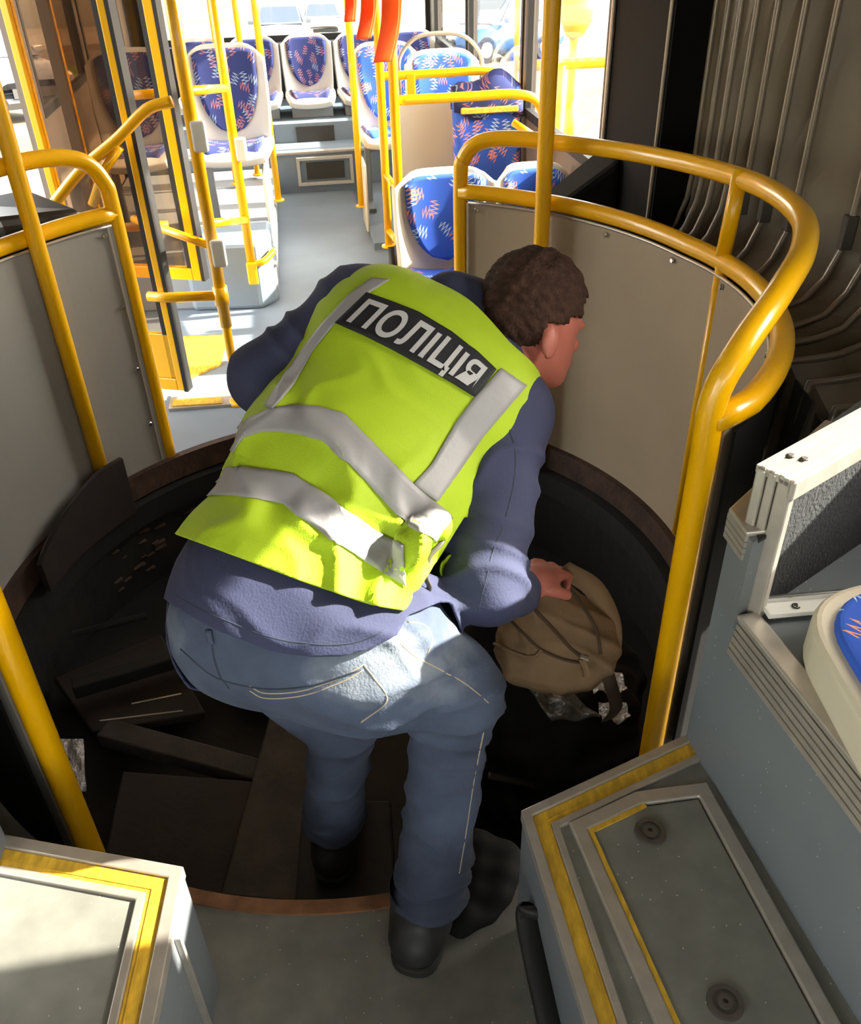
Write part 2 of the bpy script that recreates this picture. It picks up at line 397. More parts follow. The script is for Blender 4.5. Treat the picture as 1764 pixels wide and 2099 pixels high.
g = lambda u, v, z: tuple(rw(u, v, z))
side_windows(1.1, [(1.2, 5.7), (1.27, 2.5), (2.57, 4.0), (4.07, 5.45)], 'wall_right', .78, 1.95, g, 'pillar')
side_windows(-1.2, [(2.55, 5.7), (2.7, 3.9), (4.0, 5.4)], 'wall_left', .85, 1.80, g, 'pillar', glassm='pane_bronze', flip=-1)
# rear wall with a wide window, windscreen wall far behind the camera
h = lambda x, y, z: tuple(rw(y, x, z))
side_windows(5.7, [(-1.2, 1.2), (-1.1, 1.1)], 'wall_rear', .80, 1.95, h, 'black_sheet')
side_windows(-5, [(XL, XR), (-1.5, 1.1)], 'wall_front', .8, 2.0, lambda x, y, z: (y, x, z), flip=-1)
struct(mesh('trim_1', *box(5.55, 5.72, -1.2, 1.2, .74, .80, h), 'black'))
# black cover and pillar between the rear windows and the bellows, on the right
struct(mesh('wall_bulkhead', *join([box(1.08, 1.50, .68, 1.2, -.05, 2.16, g)]), 'bulkhead'))
struct(mesh('trim_2', *tube([rw(1.072, 1.2, .0), rw(1.072, 1.2, 2.1)], .008, 8), 'alu'))
struct(mesh('trim_3', *tube([rw(1.075, .70, .0), rw(1.075, .70, 2.1)], .006, 8), 'hoop'))
struct(mesh('wall_bulkhead', *join([box(-1.26, -1.16, .98, 1.12, -.05, 2.16, g)]), 'black_sheet'))

# ------------------------------------------------------------------ bellows
def bellows(name, label, path, prof, ys, side):
    t = thing(name, label, 'bellows', (path(1.8), 1.8, 0))
    t['kind'] = 'structure'
    n = len(prof)
    V, Fc = [], []
    rows = []
    yy = []
    for i, y in enumerate(ys):
        yy.append((y, 0))
        if i < len(ys)-1: yy.append(((y+ys[i+1])/2, min(.07, abs(ys[i+1]-y)*.55)))
    for y, o in yy:
        for k, (dx, z) in enumerate(prof):
            x = path(y)+side*(dx+o*(1 if z > .7 else .4)); V.append((x, y+.03*math.sin(z*3+y*9)*(o > .02), z-(o if z < .7 else 0)))
    for i in range(len(yy)-1):
        for k in range(n-1): Fc.append((i*n+k, i*n+k+1, (i+1)*n+k+1, (i+1)*n+k))
    mesh('fabric', V, Fc, 'bellows', t, smooth=False, solid=.004)
    for i, y in enumerate(ys):
        P = [(path(y)+side*(dx-.008), y, z) for dx, z in prof]
        hp = mesh('hoop', *tube(P, .010, 8), 'hoop', t, smooth=True)
        if y < 2.7: mesh('clamp', *beam((path(y)-side*.012, y, .86), (path(y)-side*.012, y, .95), .034, .03, (0, 1, 0)), 'clamp', hp, bevel=.004)
    if side > 0:
        for i in range(9):
            y0 = 1.52+i*.12; x0 = path(y0)-.285; z0 = .66-.015*(i % 3)
            V = [(x0, y0-.055, z0), (x0, y0+.06, z0), (x0-.012, y0+.045, z0-.20), (x0-.012, y0+.01, z0-.26), (x0-.010, y0-.035, z0-.19)]
            mesh('skirt_flap', V, [(0, 1, 2, 3, 4)], 'clamp', t, solid=.005)
    return t
prof = [(0, 2.15), (0, 1.6), (0, 1.2), (0, .95), (-.008, .86), (-.035, .78), (-.08, .72), (-.14, .695), (-.20, .685), (-.27, .68), (-.275, .6), (-.275, .45), (-.27, .3), (-.26, .1), (-.26, -.05)]
def xr(y): return float(np.interp(y, [1.2, 1.8, 2.3, 2.6, 2.9], [1.2, 1.21, 1.14, .99, .82]))
def xl(y): return float(np.interp(y, [.6, 1.4, 2.2, 2.9], [-1.66, -1.66, -1.62, -1.56]))
YS = [1.42, 1.51, 1.6, 1.75, 1.88, 2.0, 2.1, 2.19, 2.30, 2.47, 2.56, 2.64, 2.70, 2.75, 2.79, 2.83, 2.87, 2.91]
bellows('bellows', 'pleated grey bellows wall of the bus joint with bent metal hoops, behind the right barrier', xr, prof, YS, 1)
bellows('bellows', 'dark pleated bellows wall behind the left barrier', xl, [(p[0]*.8, p[1]) for p in prof], [.64, 1.0, 1.35, 1.65, 1.9, 2.1, 2.3, 2.5, 2.7, 2.85], -1)

# ------------------------------------------------------------------ curved barriers on the turntable
TR = .0245
def zlow(a):  # panel-top rail height along the arc (slightly higher at the near end)
    return .865+.055*max(0., min(1., (20-a)/60.))
def barrier_right():
    t = thing('curved_barrier', 'curved grey panel barrier with two yellow rails, right of the open well', 'barrier', circ(0, 1.04))
    A0, A1 = -43.5, 68.5                # near pole angle, far end angle
    R = 1.04
    P0 = circ(D2R(A0), R-.03)
    # upper rail: near pole sweeps up into the top rail
    pts = [(P0[0], P0[1], -.06), (P0[0], P0[1], .5), (P0[0], P0[1], .82), (P0[0]+.002, P0[1]+.006, .95)]
    for a, zz, rr in ((-40.5, 1.03, 1.02), (-33, 1.085, 1.03), (-22, 1.10, 1.04), (-10, 1.10, 1.05), (5, 1.085, 1.055), (20, 1.065, 1.06), (35, 1.05, 1.06), (50, 1.04, 1.06), (60, 1.035, 1.06)):
        pts.append(circ(D2R(a), rr, zz))
    pts += [circ(D2R(65.5), 1.055, 1.015), circ(D2R(68), 1.05, .965), circ(D2R(68.5), 1.045, .90), circ(D2R(68.5), 1.045, .5), circ(D2R(68.5), 1.045, .0)]
    mesh('top_rail', *tube(catmull(pts, 8), TR, 14), 'yellow', t, smooth=True)
    low = [np.array([P0[0], P0[1], zlow(A0)-.01]), circ(D2R(A0+2.2), R-.012, zlow(A0)-.004)]+[circ(D2R(a), R, zlow(a)) for a in np.linspace(A0+5, A1, 40)]
    mesh('panel_rail', *tube(low, TR, 14), 'yellow', t, smooth=True)
    # vertical struts
    for a in (11,):
        mesh('strut', *tube([circ(D2R(a), R, zlow(a)), circ(D2R(a), 1.05, 1.10)], .020, 12), 'yellow', t, smooth=True)
        mesh('strut', *tube([circ(D2R(a-1), R-.004, .02), circ(D2R(a-1), R-.004, zlow(a))], .020, 12), 'yellow', t, smooth=True)
    # the panel: grey inside sheet, black outside sheet
    def pan(off, m, n=60):
        f = lambda i, j: circ(D2R(A0+1.5+(A1-A0-3)*i), R+off, .012+(zlow(A0+(A1-A0)*i)-.03-.012)*j)
        return f
    mesh('panel', *grid(60, 2, pan(-.014, '')), 'panel_warm', t, solid=.006)
    mesh('backing_sheet', *grid(60, 2, pan(.006, '')), 'bulkhead', t, solid=.006)
    mesh('edge_strip', *tube([circ(D2R(a), R-.02, zlow(a)-.028) for a in np.linspace(A0+1.5, A1-2, 40)], .005, 6), 'alu', t, smooth=True)
    mesh('edge_strip', *tube([circ(D2R(A1-2), R-.02, .02), circ(D2R(A1-2), R-.02, zlow(A1)-.028)], .005, 6), 'alu', t)
    for a in (-30, -18, -6.5, 8, 22, 38, 52, 65):
        c = circ(D2R(a), R-.018, zlow(a)-.05); n = Vector((CC[0]-c[0], CC[1]-c[1], 0))
        mesh('screw', *disc(c, n, .008, .007, 8), 'chrome', t)
    return t
barrier_right()
def barrier_left():
    t = thing('curved_barrier', 'curved grey panel barrier with a yellow hoop rail, left of the open well', 'barrier', circ(math.pi, 1.04))
    R = 1.04; A0, A1 = 132.5, 241.   # far end, near pole
    zl = lambda a: .885+.03*max(0, min(1, (a-150)/80))
    P1 = circ(D2R(A1), R-.03)
    pts = [circ(D2R(A0), R, .0), circ(D2R(A0), R, .5), circ(D2R(A0), R, .9), circ(D2R(A0+.5), R, .98), circ(D2R(A0+3), R, 1.045), circ(D2R(A0+8), R, 1.075)]
    for a in (148, 160, 175, 190, 205, 218, 228): pts.append(circ(D2R(a), R, 1.085))
    pts += [circ(D2R(235), R-.005, 1.06), circ(D2R(239.5), R-.02, .98), (P1[0], P1[1], .85), (P1[0], P1[1], .4), (P1[0], P1[1], -.06)]
    mesh('top_rail', *tube(catmull(pts, 8), TR, 14), 'yellow', t, smooth=True)
    mesh('panel_rail', *tube([circ(D2R(a), R, zl(a)) for a in np.linspace(A0, A1-.5, 40)], TR, 14), 'yellow', t, smooth=True)
    f = lambda off: (lambda i, j: circ(D2R(A0+1.2+(A1-A0-2.7)*i), R+off, .012+(zl(A0+(A1-A0)*i)-.03-.012)*j))
    mesh('panel', *grid(60, 2, f(-.014)), 'panel_in', t, solid=.006)
    mesh('backing_sheet', *grid(60, 2, f(.006)), 'bulkhead', t, solid=.006)
    mesh('edge_strip', *tube([circ(D2R(a), R-.02, zl(a)-.028) for a in np.linspace(A0+1.5, A1-2, 40)], .005, 6), 'alu', t, smooth=True)
    mesh('edge_strip', *tube([circ(D2R(A0+2.2), R-.02, .02), circ(D2R(A0+2.2), R-.02, zl(A0)-.028)], .004, 6), 'alu', t)
    for z in (.83, .60, .38, .17):
        c = circ(D2R(A0+3), R-.018, z); mesh('screw', *disc(c, (CC[0]-c[0], CC[1]-c[1], 0), .008, .007, 8), 'chrome', t)
    for a in (165, 190, 215):
        c = circ(D2R(a), R-.018, zl(a)-.05); mesh('screw', *disc(c, (CC[0]-c[0], CC[1]-c[1], 0), .008, .007, 8), 'chrome', t)
barrier_left()
# tall stanchions
def stanchion(x, y, r, label, z0=-.07, z1=2.16):
    t = thing('stanchion', label, 'pole', (x, y, z0))
    mesh('tube', *tube([(x, y, z0), (x, y, .6), (x, y, 1.4), (x, y, z1)], r, 14), 'yellow', t, smooth=True)
    mesh('foot_flange', *disc((x, y, max(z0, -.07)), (0, 0, 1), r*1.7, .012), 'yellow', t, smooth=True)
    mesh('top_flange', *disc((x, y, z1), (0, 0, -1), r*1.7, .012), 'yellow', t, smooth=True)
    return t
p = aty(205, 955, 2.52); stanchion(p[0]+.0, 2.52, .0245, 'yellow floor to ceiling pole in front of the left grey panel', 0.)
p = aty(1108, 510, 2.76); stanchion(p[0], 2.76, .0245, 'yellow floor to ceiling pole behind the bent man, in front of the right barrier')
# dark guard plate standing on the rim at the left
gp = tag(mesh('guard_plate', *prism([tuple(circ(D2R(a), RH-.050)[:2]) for a in np.linspace(145.5, 173, 14)]+[tuple(circ(D2R(a), RH-.032)[:2]) for a in np.linspace(173, 145.5, 14)], -.085,
     lambda x, y: .012+.125*max(0., min(1., (173.5-math.degrees(math.atan2(y-CC[1], x-CC[0])) % 360)/22.))**.75), 'guard'),
     'dark curved steel guard plate standing on the rim below the left pole', 'plate')

# ------------------------------------------------------------------ front podiums
def podium_left():
    K = atz(373, 1783, .36)[:2]; L1 = atz(15, 1718, .36)[:2]; N = atz(313, 2099, .36)[:2]
    dn = (N-K)/np.linalg.norm(N-K); dl = (L1-K)/np.linalg.norm(L1-K)
    far = K+dn*1.6; lft = K+dl*.95
    edge = [lft, K, far]
    t = thing('podium', 'low grey podium with yellow and metal edge trim, sunlit, at the lower left', 'podium', (K[0]-.3, K[1]-.4, 0))
    mesh('body', *prism([tuple(K), tuple(far), (XL+.02, far[1]), (XL+.02, lft[1]), tuple(lft)], 0, .352), 'vinyl_side', t)
    ii = offs(edge, -.064)
    mesh('tread', *prism([tuple(ii[1]), tuple(ii[2]), (XL+.03, far[1]), (XL+.03, lft[1]-.08), tuple(ii[0])], .352, .358), 'vinyl', t)
    for a, b, z, m in ((.003, -.019, .366, 'alu'), (-.019, -.050, .361, 'yellow_strip'), (-.050, -.064, .365, 'alu')):
        mesh('edge_trim', *strip(edge, a, b, .34 if a > 0 else .351, z), m, t, bevel=.002)
    mesh('rib', *strip(edge, -.0405, -.0425, .36, .3625), 'yellow_strip', t)
    # thin vertical joint bead on the aisle face
    q = K+dn*.10; s = np.array([-dn[1], dn[0]]); s = s if s[0] > 0 else -s
    mesh('joint_bead', *beam((q[0]+s[0]*.004, q[1]+s[1]*.004, .01), (q[0]+s[0]*.004, q[1]+s[1]*.004, .335), .012, .008, (0, 1, 0)), 'alu', t)
    mesh('seat_riser', *prism([tuple(K+dl*.318), tuple(K+dl*.318+dn*1.6), (XL+.03, far[1]), (XL+.03, lft[1])], .352, .70), 'vinyl_side', t, bevel=.008)
    return t
podium_left()
PK = atz(1071, 1667, .36)[:2]; PR = atz(1405, 1512, .36)[:2]; PN = atz(1204, 2099, .36)[:2]; PF = atz(1764, 2099, .36)[:2]
def podium_right():
    dn = (PN-PK)/np.linalg.norm(PN-PK); far = PK+dn*1.6
    rn = (PF-PR)/np.linalg.norm(PF-PR); rf = PR+rn*1.6
    bk = (PR-PK)/np.linalg.norm(PR-PK)
    edge = [PR, PK, far]
    t = thing('podium', 'grey podium step with yellow edge trim and floor hatch, at the lower right', 'podium', (PK[0]+.2, PK[1]-.3, 0))
    mesh('body', *prism([tuple(PK), tuple(far), tuple(rf), tuple(PR)], 0, .352), 'vinyl_side', t)
    ii = offs(edge, .054)
    mesh('tread', *prism([tuple(ii[1]), tuple(ii[2]), tuple(rf), tuple(PR+rn*.058), tuple(ii[0]-bk*.02)], .352, .357), 'vinyl', t)
    for a, b, z, m in ((-.003, .014, .366, 'alu'), (.014, .041, .361, 'yellow_strip'), (.041, .054, .365, 'alu')):
        mesh('edge_trim', *strip(edge, a, b, .34 if a < 0 else .351, z), m, t, bevel=.002)
    mesh('rib', *strip(edge, .032, .034, .36, .3625), 'yellow_strip', t)
    # hatch
    hp = [atz(*q, .36)[:2] for q in ((1340, 2099), (1165, 1690), (1300, 1627), (1447, 1607), (1720, 2099))]
    d0 = hp[0]-hp[1]; d1 = hp[4]-hp[3]
    hp[0] = hp[1]+d0*2.2; hp[4] = hp[3]+d1*2.2
    hatch = mesh('hatch_lid', *prism([tuple(q) for q in offs(hp, -.03)], .357, .362), 'vinyl', t)
    mesh('hatch_frame', *strip(hp, 0, -.026, .356, .3675), 'alu', hatch, bevel=.003)
    mesh('hatch_wear', *strip(hp[:3], -.026, -.034, .356, .3655), 'yellow_strip', hatch)
    for q in ((1332, 1707), (1485, 2057)):
        c = atz(*q, .362)
        la = mesh('latch', *tube([c, c+[0, 0, .004]], .026, 24), 'clamp', hatch)
        V, Fc = ring(.018, .025, .364, .3685, 0, 360, 24); V = [(x-CC[0]+c[0], y-CC[1]+c[1], z) for x, y, z in V]
        mesh('latch_ring', V, Fc, 'latch_metal', hatch, smooth=False)
        V, Fc = ring(.004, .011, .364, .370, 0, 360, 20); V = [(x-CC[0]+c[0], y-CC[1]+c[1], z) for x, y, z in V]
        mesh('latch_ring', V, Fc, 'latch_metal', hatch)
    # black draught flap on the aisle face
    a = PK+dn*.10; b = PK+dn*.62; s = np.array([-dn[1], dn[0]]); s = -s if s[0] > 0 else s
    P = catmull([(a[0]+s[0]*.006, a[1]+s[1]*.006, .24), (a[0]+dn[0]*.05+s[0]*.016, a[1]+dn[1]*.05+s[1]*.016, .20), (b[0]+s[0]*.012, b[1]+s[1]*.012, .05)], 8)
    mesh('grab_recess', *tube(P, .022, 10, flat=.6), 'rubber', t, smooth=True)
    return t
podium_right()
def seat_box_right():
    t = thing('seat_box', 'tall grey seat box with ribbed metal edging and black carpeted back, right edge', 'seat box', (PR[0]+.3, PR[1]-.3, .352))
    rn = (PF-PR)/np.linalg.norm(PF-PR); rf = PR+rn*1.5
    nx = np.array([-rn[1], rn[0]]); nx = nx if nx[0] > 0 else -nx        # pointing right, into the box
    Bx = np.array([.4786, 1.013]); A2 = np.array([.655, 1.142]); dA = (A2-Bx)/np.linalg.norm(A2-Bx)
    ZT = .725
    K = PR.copy()
    mesh('body', *prism([tuple(K), tuple(rf), (XR-.02, rf[1]), (XR-.02, K[1]+.25), tuple(K+nx*.25+np.array([0, .16]))], .353, ZT-.02), 'vinyl_side', t)
    mesh('back_block', *prism([tuple(K), tuple(Bx+[-.01, -.004]), tuple(Bx+dA*.75), tuple(K+dA*.62+[0, .12]), tuple(K+[.245, .262])], ZT-.02, .872), 'vinyl_side', t)
    top_edge = [tuple(Bx-rn*.075), tuple(Bx+[-.003, 0]), tuple(rf+[-.001, 0])]
    # top edge trim, ribbed, in short depths
    e2 = [Bx+[-.004, 0], rf-[.004, 0]]
    for k in range(6):
        mesh('trim_rib', *strip(e2, .002, -.006+.0015*k, ZT-.075+.0125*k, ZT-.075+.0125*k+.0108), 'alu', t)
    mesh('trim_cap', *strip(e2, -.004, .032, ZT-.004, ZT+.006), 'alu', t, bevel=.003)
    mesh('top_sheet', *prism([tuple(e2[0]+nx*.03), tuple(e2[1]+nx*.03), (XR-.03, e2[1][1]), (XR-.03, Bx[1]+.3), tuple(Bx+dA*.7)], ZT-.02, ZT), 'vinyl_side', t)
    # trims of the rear block
    kb = [tuple(Bx+[-.012, .012]), tuple(K+[-.004, .002]), tuple(K+[.245, .265])]
    for k in range(4):
        mesh('trim_rib', *strip(kb[:2], -.003, .004, .828+.0115*k, .838+.0115*k), 'alu', t)
    mesh('trim_cap', *strip(kb, .003, -.030, .870, .880), 'alu', t, bevel=.003)
    mesh('dark_top', *prism([tuple(K+[.02, 0]), tuple(Bx), tuple(Bx+dA*.6), tuple(K+[.26, .25])], .868, .874), 'black_sheet', t)
    # carpeted upright with a metal frame
    B0 = Bx.copy(); Bx = Bx+dA*.018
    nA = np.array([dA[1], -dA[0]]); nA = nA if nA[1] < 0 else -nA       # toward the camera
    q = [Bx, Bx+dA*.8]
    def face(o0, o1, s0, s1, z0, z1):
        V = []
        for z in (z0, z1):
            for s, o in ((s0, o0), (s1, o0), (s1, o1), (s0, o1)):
                p = Bx+dA*s+nA*o; V.append((p[0], p[1], z))
        return V, [(0, 3, 2, 1), (4, 5, 6, 7)]+[(i, (i+1) % 4, 4+(i+1) % 4, 4+i) for i in range(4)]
    mesh('carpet', *face(.0, .012, .02, .8, ZT, .955), 'carpet', t)
    mesh('upright_core', *face(-.036, .0, .004, .8, ZT, .972), 'black_sheet', t)
    for k, (o0, o1, s0, w) in enumerate(((-.038, -.022, -.004, .010), (-.020, -.006, -.002, .012), (-.004, .020, 0, .016))):
        mesh('frame_post', *face(o0, o1, s0, s0+w, ZT-.012, .976), 'alu', t, bevel=.003)
    for k in range(7):
        mesh('frame_top', *face(-.040+.0078*k, -.0335+.0078*k, 0, .8, .966, .978+(.0015 if k % 2 else 0)), 'alu', t)
    mesh('frame_top', *face(.012, .024, 0, .8, .945, .978), 'alu', t, bevel=.003)
    for (o, s, z) in ((-.012, -.006, .75), (-.030, -.007, .86), (-.013, -.006, .845)):
        c = Bx+dA*s+nA*o; mesh('rivet', *disc((c[0], c[1], z), (-dA[0], -dA[1], 0), .007, .004, 10), 'clamp', t)
    for (o, s) in ((-.022, .055), (-.004, .062)):
        c = Bx+dA*s+nA*o; mesh('rivet', *disc((c[0], c[1], .979), (0, 0, 1), .006, .003, 10), 'clamp', t)
    return B0, dA, nA, ZT, nx, rn
Bx, dA, nA, ZT, nxr, rnr = seat_box_right()
# pale strip lying at the foot of the carpeted upright
a, b = atz(1566, 1250, ZT+.014), atz(1764, 1232, ZT+.014); d = (b-a); b = a+d*2.2
ps = thing('metal_strip', 'pale metal strip with a printed mark lying along the foot of the black carpet', 'strip', a)
mesh('strip_body', *beam(a, b, .034, .010, (0, 0, 1)), 'paper_strip', ps, bevel=.002)
u_ = Vector(d).normalized(); mesh('raised_lip', *beam(Vector(a)+Vector((0, .013, .009)), Vector(b)+Vector((0, .013, .009)), .007, .012), 'chrome', ps, bevel=.002)
c = Vector(a)+u_*.048+Vector((0, -.004, .0056))
V, Fc = ring(.0045, .0065, 0, .0008, 40, 330, 16); mesh('printed_mark', [(x-CC[0]+c.x, y-CC[1]+c.y, z+c.z) for x, y, z in V], Fc, 'black', ps)
V, Fc = ring(.0012, .0030, 0, .0008, -120, 170, 12); mesh('printed_mark', [(x-CC[0]+c.x, y-CC[1]+c.y, z+c.z) for x, y, z in V], Fc, 'black', ps)
# seat cushion on the box, right edge
def rounded(pts, r, n=6):
    out = []; P = [np.asarray(p, float) for p in pts]; N = len(P)
    for i in range(N):
        a, b, c = P[i-1], P[i], P[(i+1) % N]
        da, dc = (a-b)/np.linalg.norm(a-b), (c-b)/np.linalg.norm(c-b)
        rr = min(r, np.linalg.norm(a-b)*.45, np.linalg.norm(c-b)*.45)
        for k in range(n+1):
            t = k/n; p0, p2 = b+da*rr, b+dc*rr
            out.append(tuple((1-t)**2*p0+2*t*(1-t)*b+t*t*p2))
    return out
zs = .80
s0, s1, s2 = atz(1623, 1222, zs)[:2], atz(1764, 1192, zs)[:2], atz(1764, 1568, zs)[:2]
lf = atz(1616, 1350, zs)[:2]
dd = s2-lf; ee = s1-s0
S4 = [s0, s0+ee*4.2, lf+dd*2.6+ee*4.2, lf+dd*2.6]
SE = thing('bus_seat', 'blue patterned seat with pale plastic shell on the seat box, cut by the right edge', 'seat', ((S4[0]+S4[2])/2).tolist()+[ZT])
mesh('shell', *prism(rounded(S4, .11, 8), ZT, zs), 'cream', SE, bevel=.012, seg=3)
inn = [S4[0]+(S4[2]-S4[0])*.05, S4[1]+(S4[3]-S4[1])*.05, S4[2]+(S4[0]-S4[2])*.05, S4[3]+(S4[1]-S4[3])*.05]
mesh('seat_cushion', *prism(rounded(inn, .10, 8), zs-.01, zs+.014), 'fabric', SE, bevel=.010, seg=3)

# ------------------------------------------------------------------ rear section: seats
def shield(w0, zt, zb, z):            # half width of a shield shape: flat top, round foot
    t = (z-zb)/(zt-zb)
    return w0*min(1., math.sqrt(max(0., 1-(1-min(1., t/.78))**2.2)))
def make_seat(kind='fabric', legs=True, pan=.43, top=.84, ring_handle=False, shellm='cream'):
    t = thing('bus_seat', '', 'seat')
    hw = .212; back_y = .20
    rec = lambda z: back_y+(z-pan)*.14
    def backsurf(w, yoff, zb, zt, wing=.035, n=13, nz=16):
        def f(i, j):
            z = zb+(zt-zb)*j; s = 2*i-1
            x = s*w(z); y = rec(z)+yoff-wing*(abs(x)/hw)**2.5
            zz = z-(.028*abs(s)**6 if j > .93 else 0)
            return (x, y, zz)
        return grid(n, nz, f)
    def wsh(z):
        q = (z-(top-.06))/.06
        return hw*(1 if q < 0 else math.sqrt(max(.0, 1-q*q*.42)))*(.94+.06*min(1, (z-pan)/.2))
    mesh('back_shell', *backsurf(wsh, 0, pan-.02, top), shellm, t, smooth=True, solid=.032, bevel=.008)
    zb, zt = pan+.06, top-.02
    mesh('back_cushion', *backsurf(lambda z: max(.004, shield(.165, zt, zb, z)), -.022, zb, zt-.001, .03, 13, 20), kind, t, smooth=True, solid=.022)
    def pn(w, zo, y0, y1):
        def f(i, j):
            y = y0+(y1-y0)*j; s = 2*i-1; ww = w*(1-.18*(1-j)**4)
            return (s*ww, y, pan+zo+.018*abs(s)**3+.035*(1-j)-(.045*(1-j)**6))
        return grid(11, 12, f)
    mesh('seat_shell', *pn(hw, -.005, -.21, .22), shellm, t, smooth=True, solid=.045, bevel=.01)
    mesh('seat_cushion', *pn(.165, .016, -.165, .175), kind, t, smooth=True, solid=.022)
    if legs:
        for s in (-1, 1):
            mesh('leg', *join([beam((s*.15, .10, 0), (s*.15, .06, pan-.03), .035, .05, (0, 1, 0)), beam((s*.15, .16, .012), (s*.15, -.12, .012), .045, .024)]), 'grey_wall', t, bevel=.004)
        mesh('cross_tube', *beam((-.15, .08, pan-.06), (.15, .08, pan-.06), .03, .03), 'grey_wall', t, bevel=.004)
    else:
        mesh('mount', *box(-.17, .17, -.14, .18, pan-.10, pan-.028), 'grey_wall', t, bevel=.006)
    if ring_handle:
        P = [(-.235, back_y+.05, pan+.12), (-.245, back_y+.08, top-.12), (-.22, back_y+.10, top-.02), (-.13, back_y+.11, top+.055), (0, back_y+.115, top+.07), (.13, back_y+.11, top+.055), (.22, back_y+.10, top-.02), (.245, back_y+.08, top-.12), (.235, back_y+.05, pan+.12)]
        mesh('grab_handle', *tube(catmull(P, 6), .012, 10), 'hoop', t, smooth=True)
    return t
def place(src, u, v, z, label, group, dr=0., first=False):
    o = src
    if not first:
        o = src.copy(); COL.objects.link(o)
        for ch in [c for c in bpy.data.objects if c.parent == src]:
            c = ch.copy(); COL.objects.link(c); c.parent = o
            for g2 in [q for q in bpy.data.objects if q.parent == ch]:
                d = g2.copy(); COL.objects.link(d); d.parent = c
    w = rw(u, v, z); o.location = [float(q) for q in w]; o.rotation_euler = (0, 0, RA+dr)
    o['label'] = label; o['group'] = group
    return o
GS = 'plastic shelled seats in the rear of the bus'
sA = make_seat(legs=True, pan=.36, top=.775)
place(sA, .555, 1.36, 0, 'nearest pale bus seat with bright blue zigzag insert, just left of the curved barrier', GS, first=True)
e_ = place(sA, .93, 1.40, -.01, 'bus seat mostly hidden behind the curved barrier, only its top showing', GS); e_.scale = (.76, 1, 1)
sB = make_seat('fabric_shaded', False, .12, .52, shellm='cream_grey')  # shaded seats: darker fabric and greyer shell carry the shade in their colour
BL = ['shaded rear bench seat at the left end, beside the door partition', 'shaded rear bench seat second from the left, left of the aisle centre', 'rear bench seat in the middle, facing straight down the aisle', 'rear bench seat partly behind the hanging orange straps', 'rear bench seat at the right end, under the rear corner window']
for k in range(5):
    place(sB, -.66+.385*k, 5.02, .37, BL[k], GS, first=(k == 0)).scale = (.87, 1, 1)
sL = make_seat('fabric_shaded', True, .40, .89, shellm='cream_grey')
place(sL, -.36, 3.02, .18, 'large pale seat with shade-darkened blue insert behind the yellow ladder rail, left of the aisle', GS, first=True)
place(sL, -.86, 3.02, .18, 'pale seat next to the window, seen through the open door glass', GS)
sD = make_seat('fabric', True, .42, .92)
place(sD, .56, 3.75, .04, 'sunlit pale seat behind the orange straps, right of the aisle', GS, first=True)
sC = make_seat('fabric', True, .44, .93, ring_handle=True)
place(sC, .84, 3.22, .04, 'light blue seat with a round metal grab handle, by the right window', GS, first=True)
# fully upholstered seat with folded headrest cover
def tall_seat():
    t = thing('bus_seat', 'tall seat wholly covered in blue zigzag fabric with a folded cover on top', 'seat', rw(.91, 2.28, 0))
    t.rotation_euler = (0, 0, 0)
    L = lambda x, y, z: tuple(rw(.91+x*.82, 2.28+y, z))
    def back(i, j):
        s = 2*i-1; z = .38+.54*j; return L(s*.20, .18+.06*j-.03*abs(s)**3, z)
    mesh('back_cushion', *grid(9, 10, back), 'fabric', t, smooth=True, solid=.07, bevel=.02)
    def cap(i, j):
        s = 2*i-1; a = j*math.pi
        return L(s*.205, .232-.05*math.cos(a)-.02*(1-abs(s)), .80+.17*math.sin(a)**.7*(1-.25*abs(s)**3)*(1-.22*max(0, -s))+.02*math.sin(5*s))
    mesh('folded_cover', *grid(11, 11, cap), 'fabric_shaded', t, smooth=True, solid=.02)
    mesh('cover_band', *join([box(-.17, .17, .140, .165, .815, .84, L)]), 'yellow_strip', t, bevel=.004)
    mesh('seat_cushion', *box(-.20, .20, -.22, .18, .36, .44, L), 'fabric', t, bevel=.025, seg=3)
    mesh('seat_shell', *box(-.21, .21, -.23, .20, .32, .37, L), 'cream', t, bevel=.012)
    for s in (-1, 1): mesh('leg', *box(s*.16-.02, s*.16+.02, -.1, .12, 0, .33, L), 'grey_wall', t, bevel=.005)
    return t
tall_seat()

# bench riser steps, with their dark hatches
rs = thing('bench_step', 'two stepped blue grey risers with dark vent openings under the rear bench', 'step', rw(.1, 4.6, 0))
mesh('lower_step', *box(-1.18, 1.18, 4.38, 5.7, 0, .265, g), 'bluegrey', rs)
mesh('upper_step', *box(-1.18, 1.18, 4.70, 5.7, .265, .39, g), 'bluegrey', rs)
mesh('nosing', *box(-1.18, 1.18, 4.365, 4.42, .255, .272, g), 'alu', rs, bevel=.003)
def frame_rect(u0, u1, z0, z1, w, v0, v1): return join([box(u0, u1, v0, v1, z0, z0+w, g), box(u0, u1, v0, v1, z1-w, z1, g), box(u0, u0+w, v0, v1, z0+w, z1-w, g), box(u1-w, u1, v0, v1, z0+w, z1-w, g)])
c0 = rl(atv(665, 362, 4.37)); 
mesh('vent_frame', *frame_rect(c0[0]-.185, c0[0]+.205, .045, .235, .022, 4.355, 4.38), 'cream_grey', rs, bevel=.003)
mesh('vent', *box(c0[0]-.12, c0[0]+.14, 4.368, 4.38, .085, .195, g), 'dark_vent', rs)
c1 = rl(atv(645, 275, 4.69))
mesh('vent', *box(c1[0]-.13, c1[0]+.14, 4.688, 4.70, c1[2]-.07, c1[2]+.055, g), 'dark_vent', rs)
c2 = rl(atv(560, 280, 4.69))
mesh('vent', *box(c2[0]-.06, c2[0]+.01, 4.688, 4.70, c2[2]-.07, c2[2]+.055, g), 'dark_vent', rs)
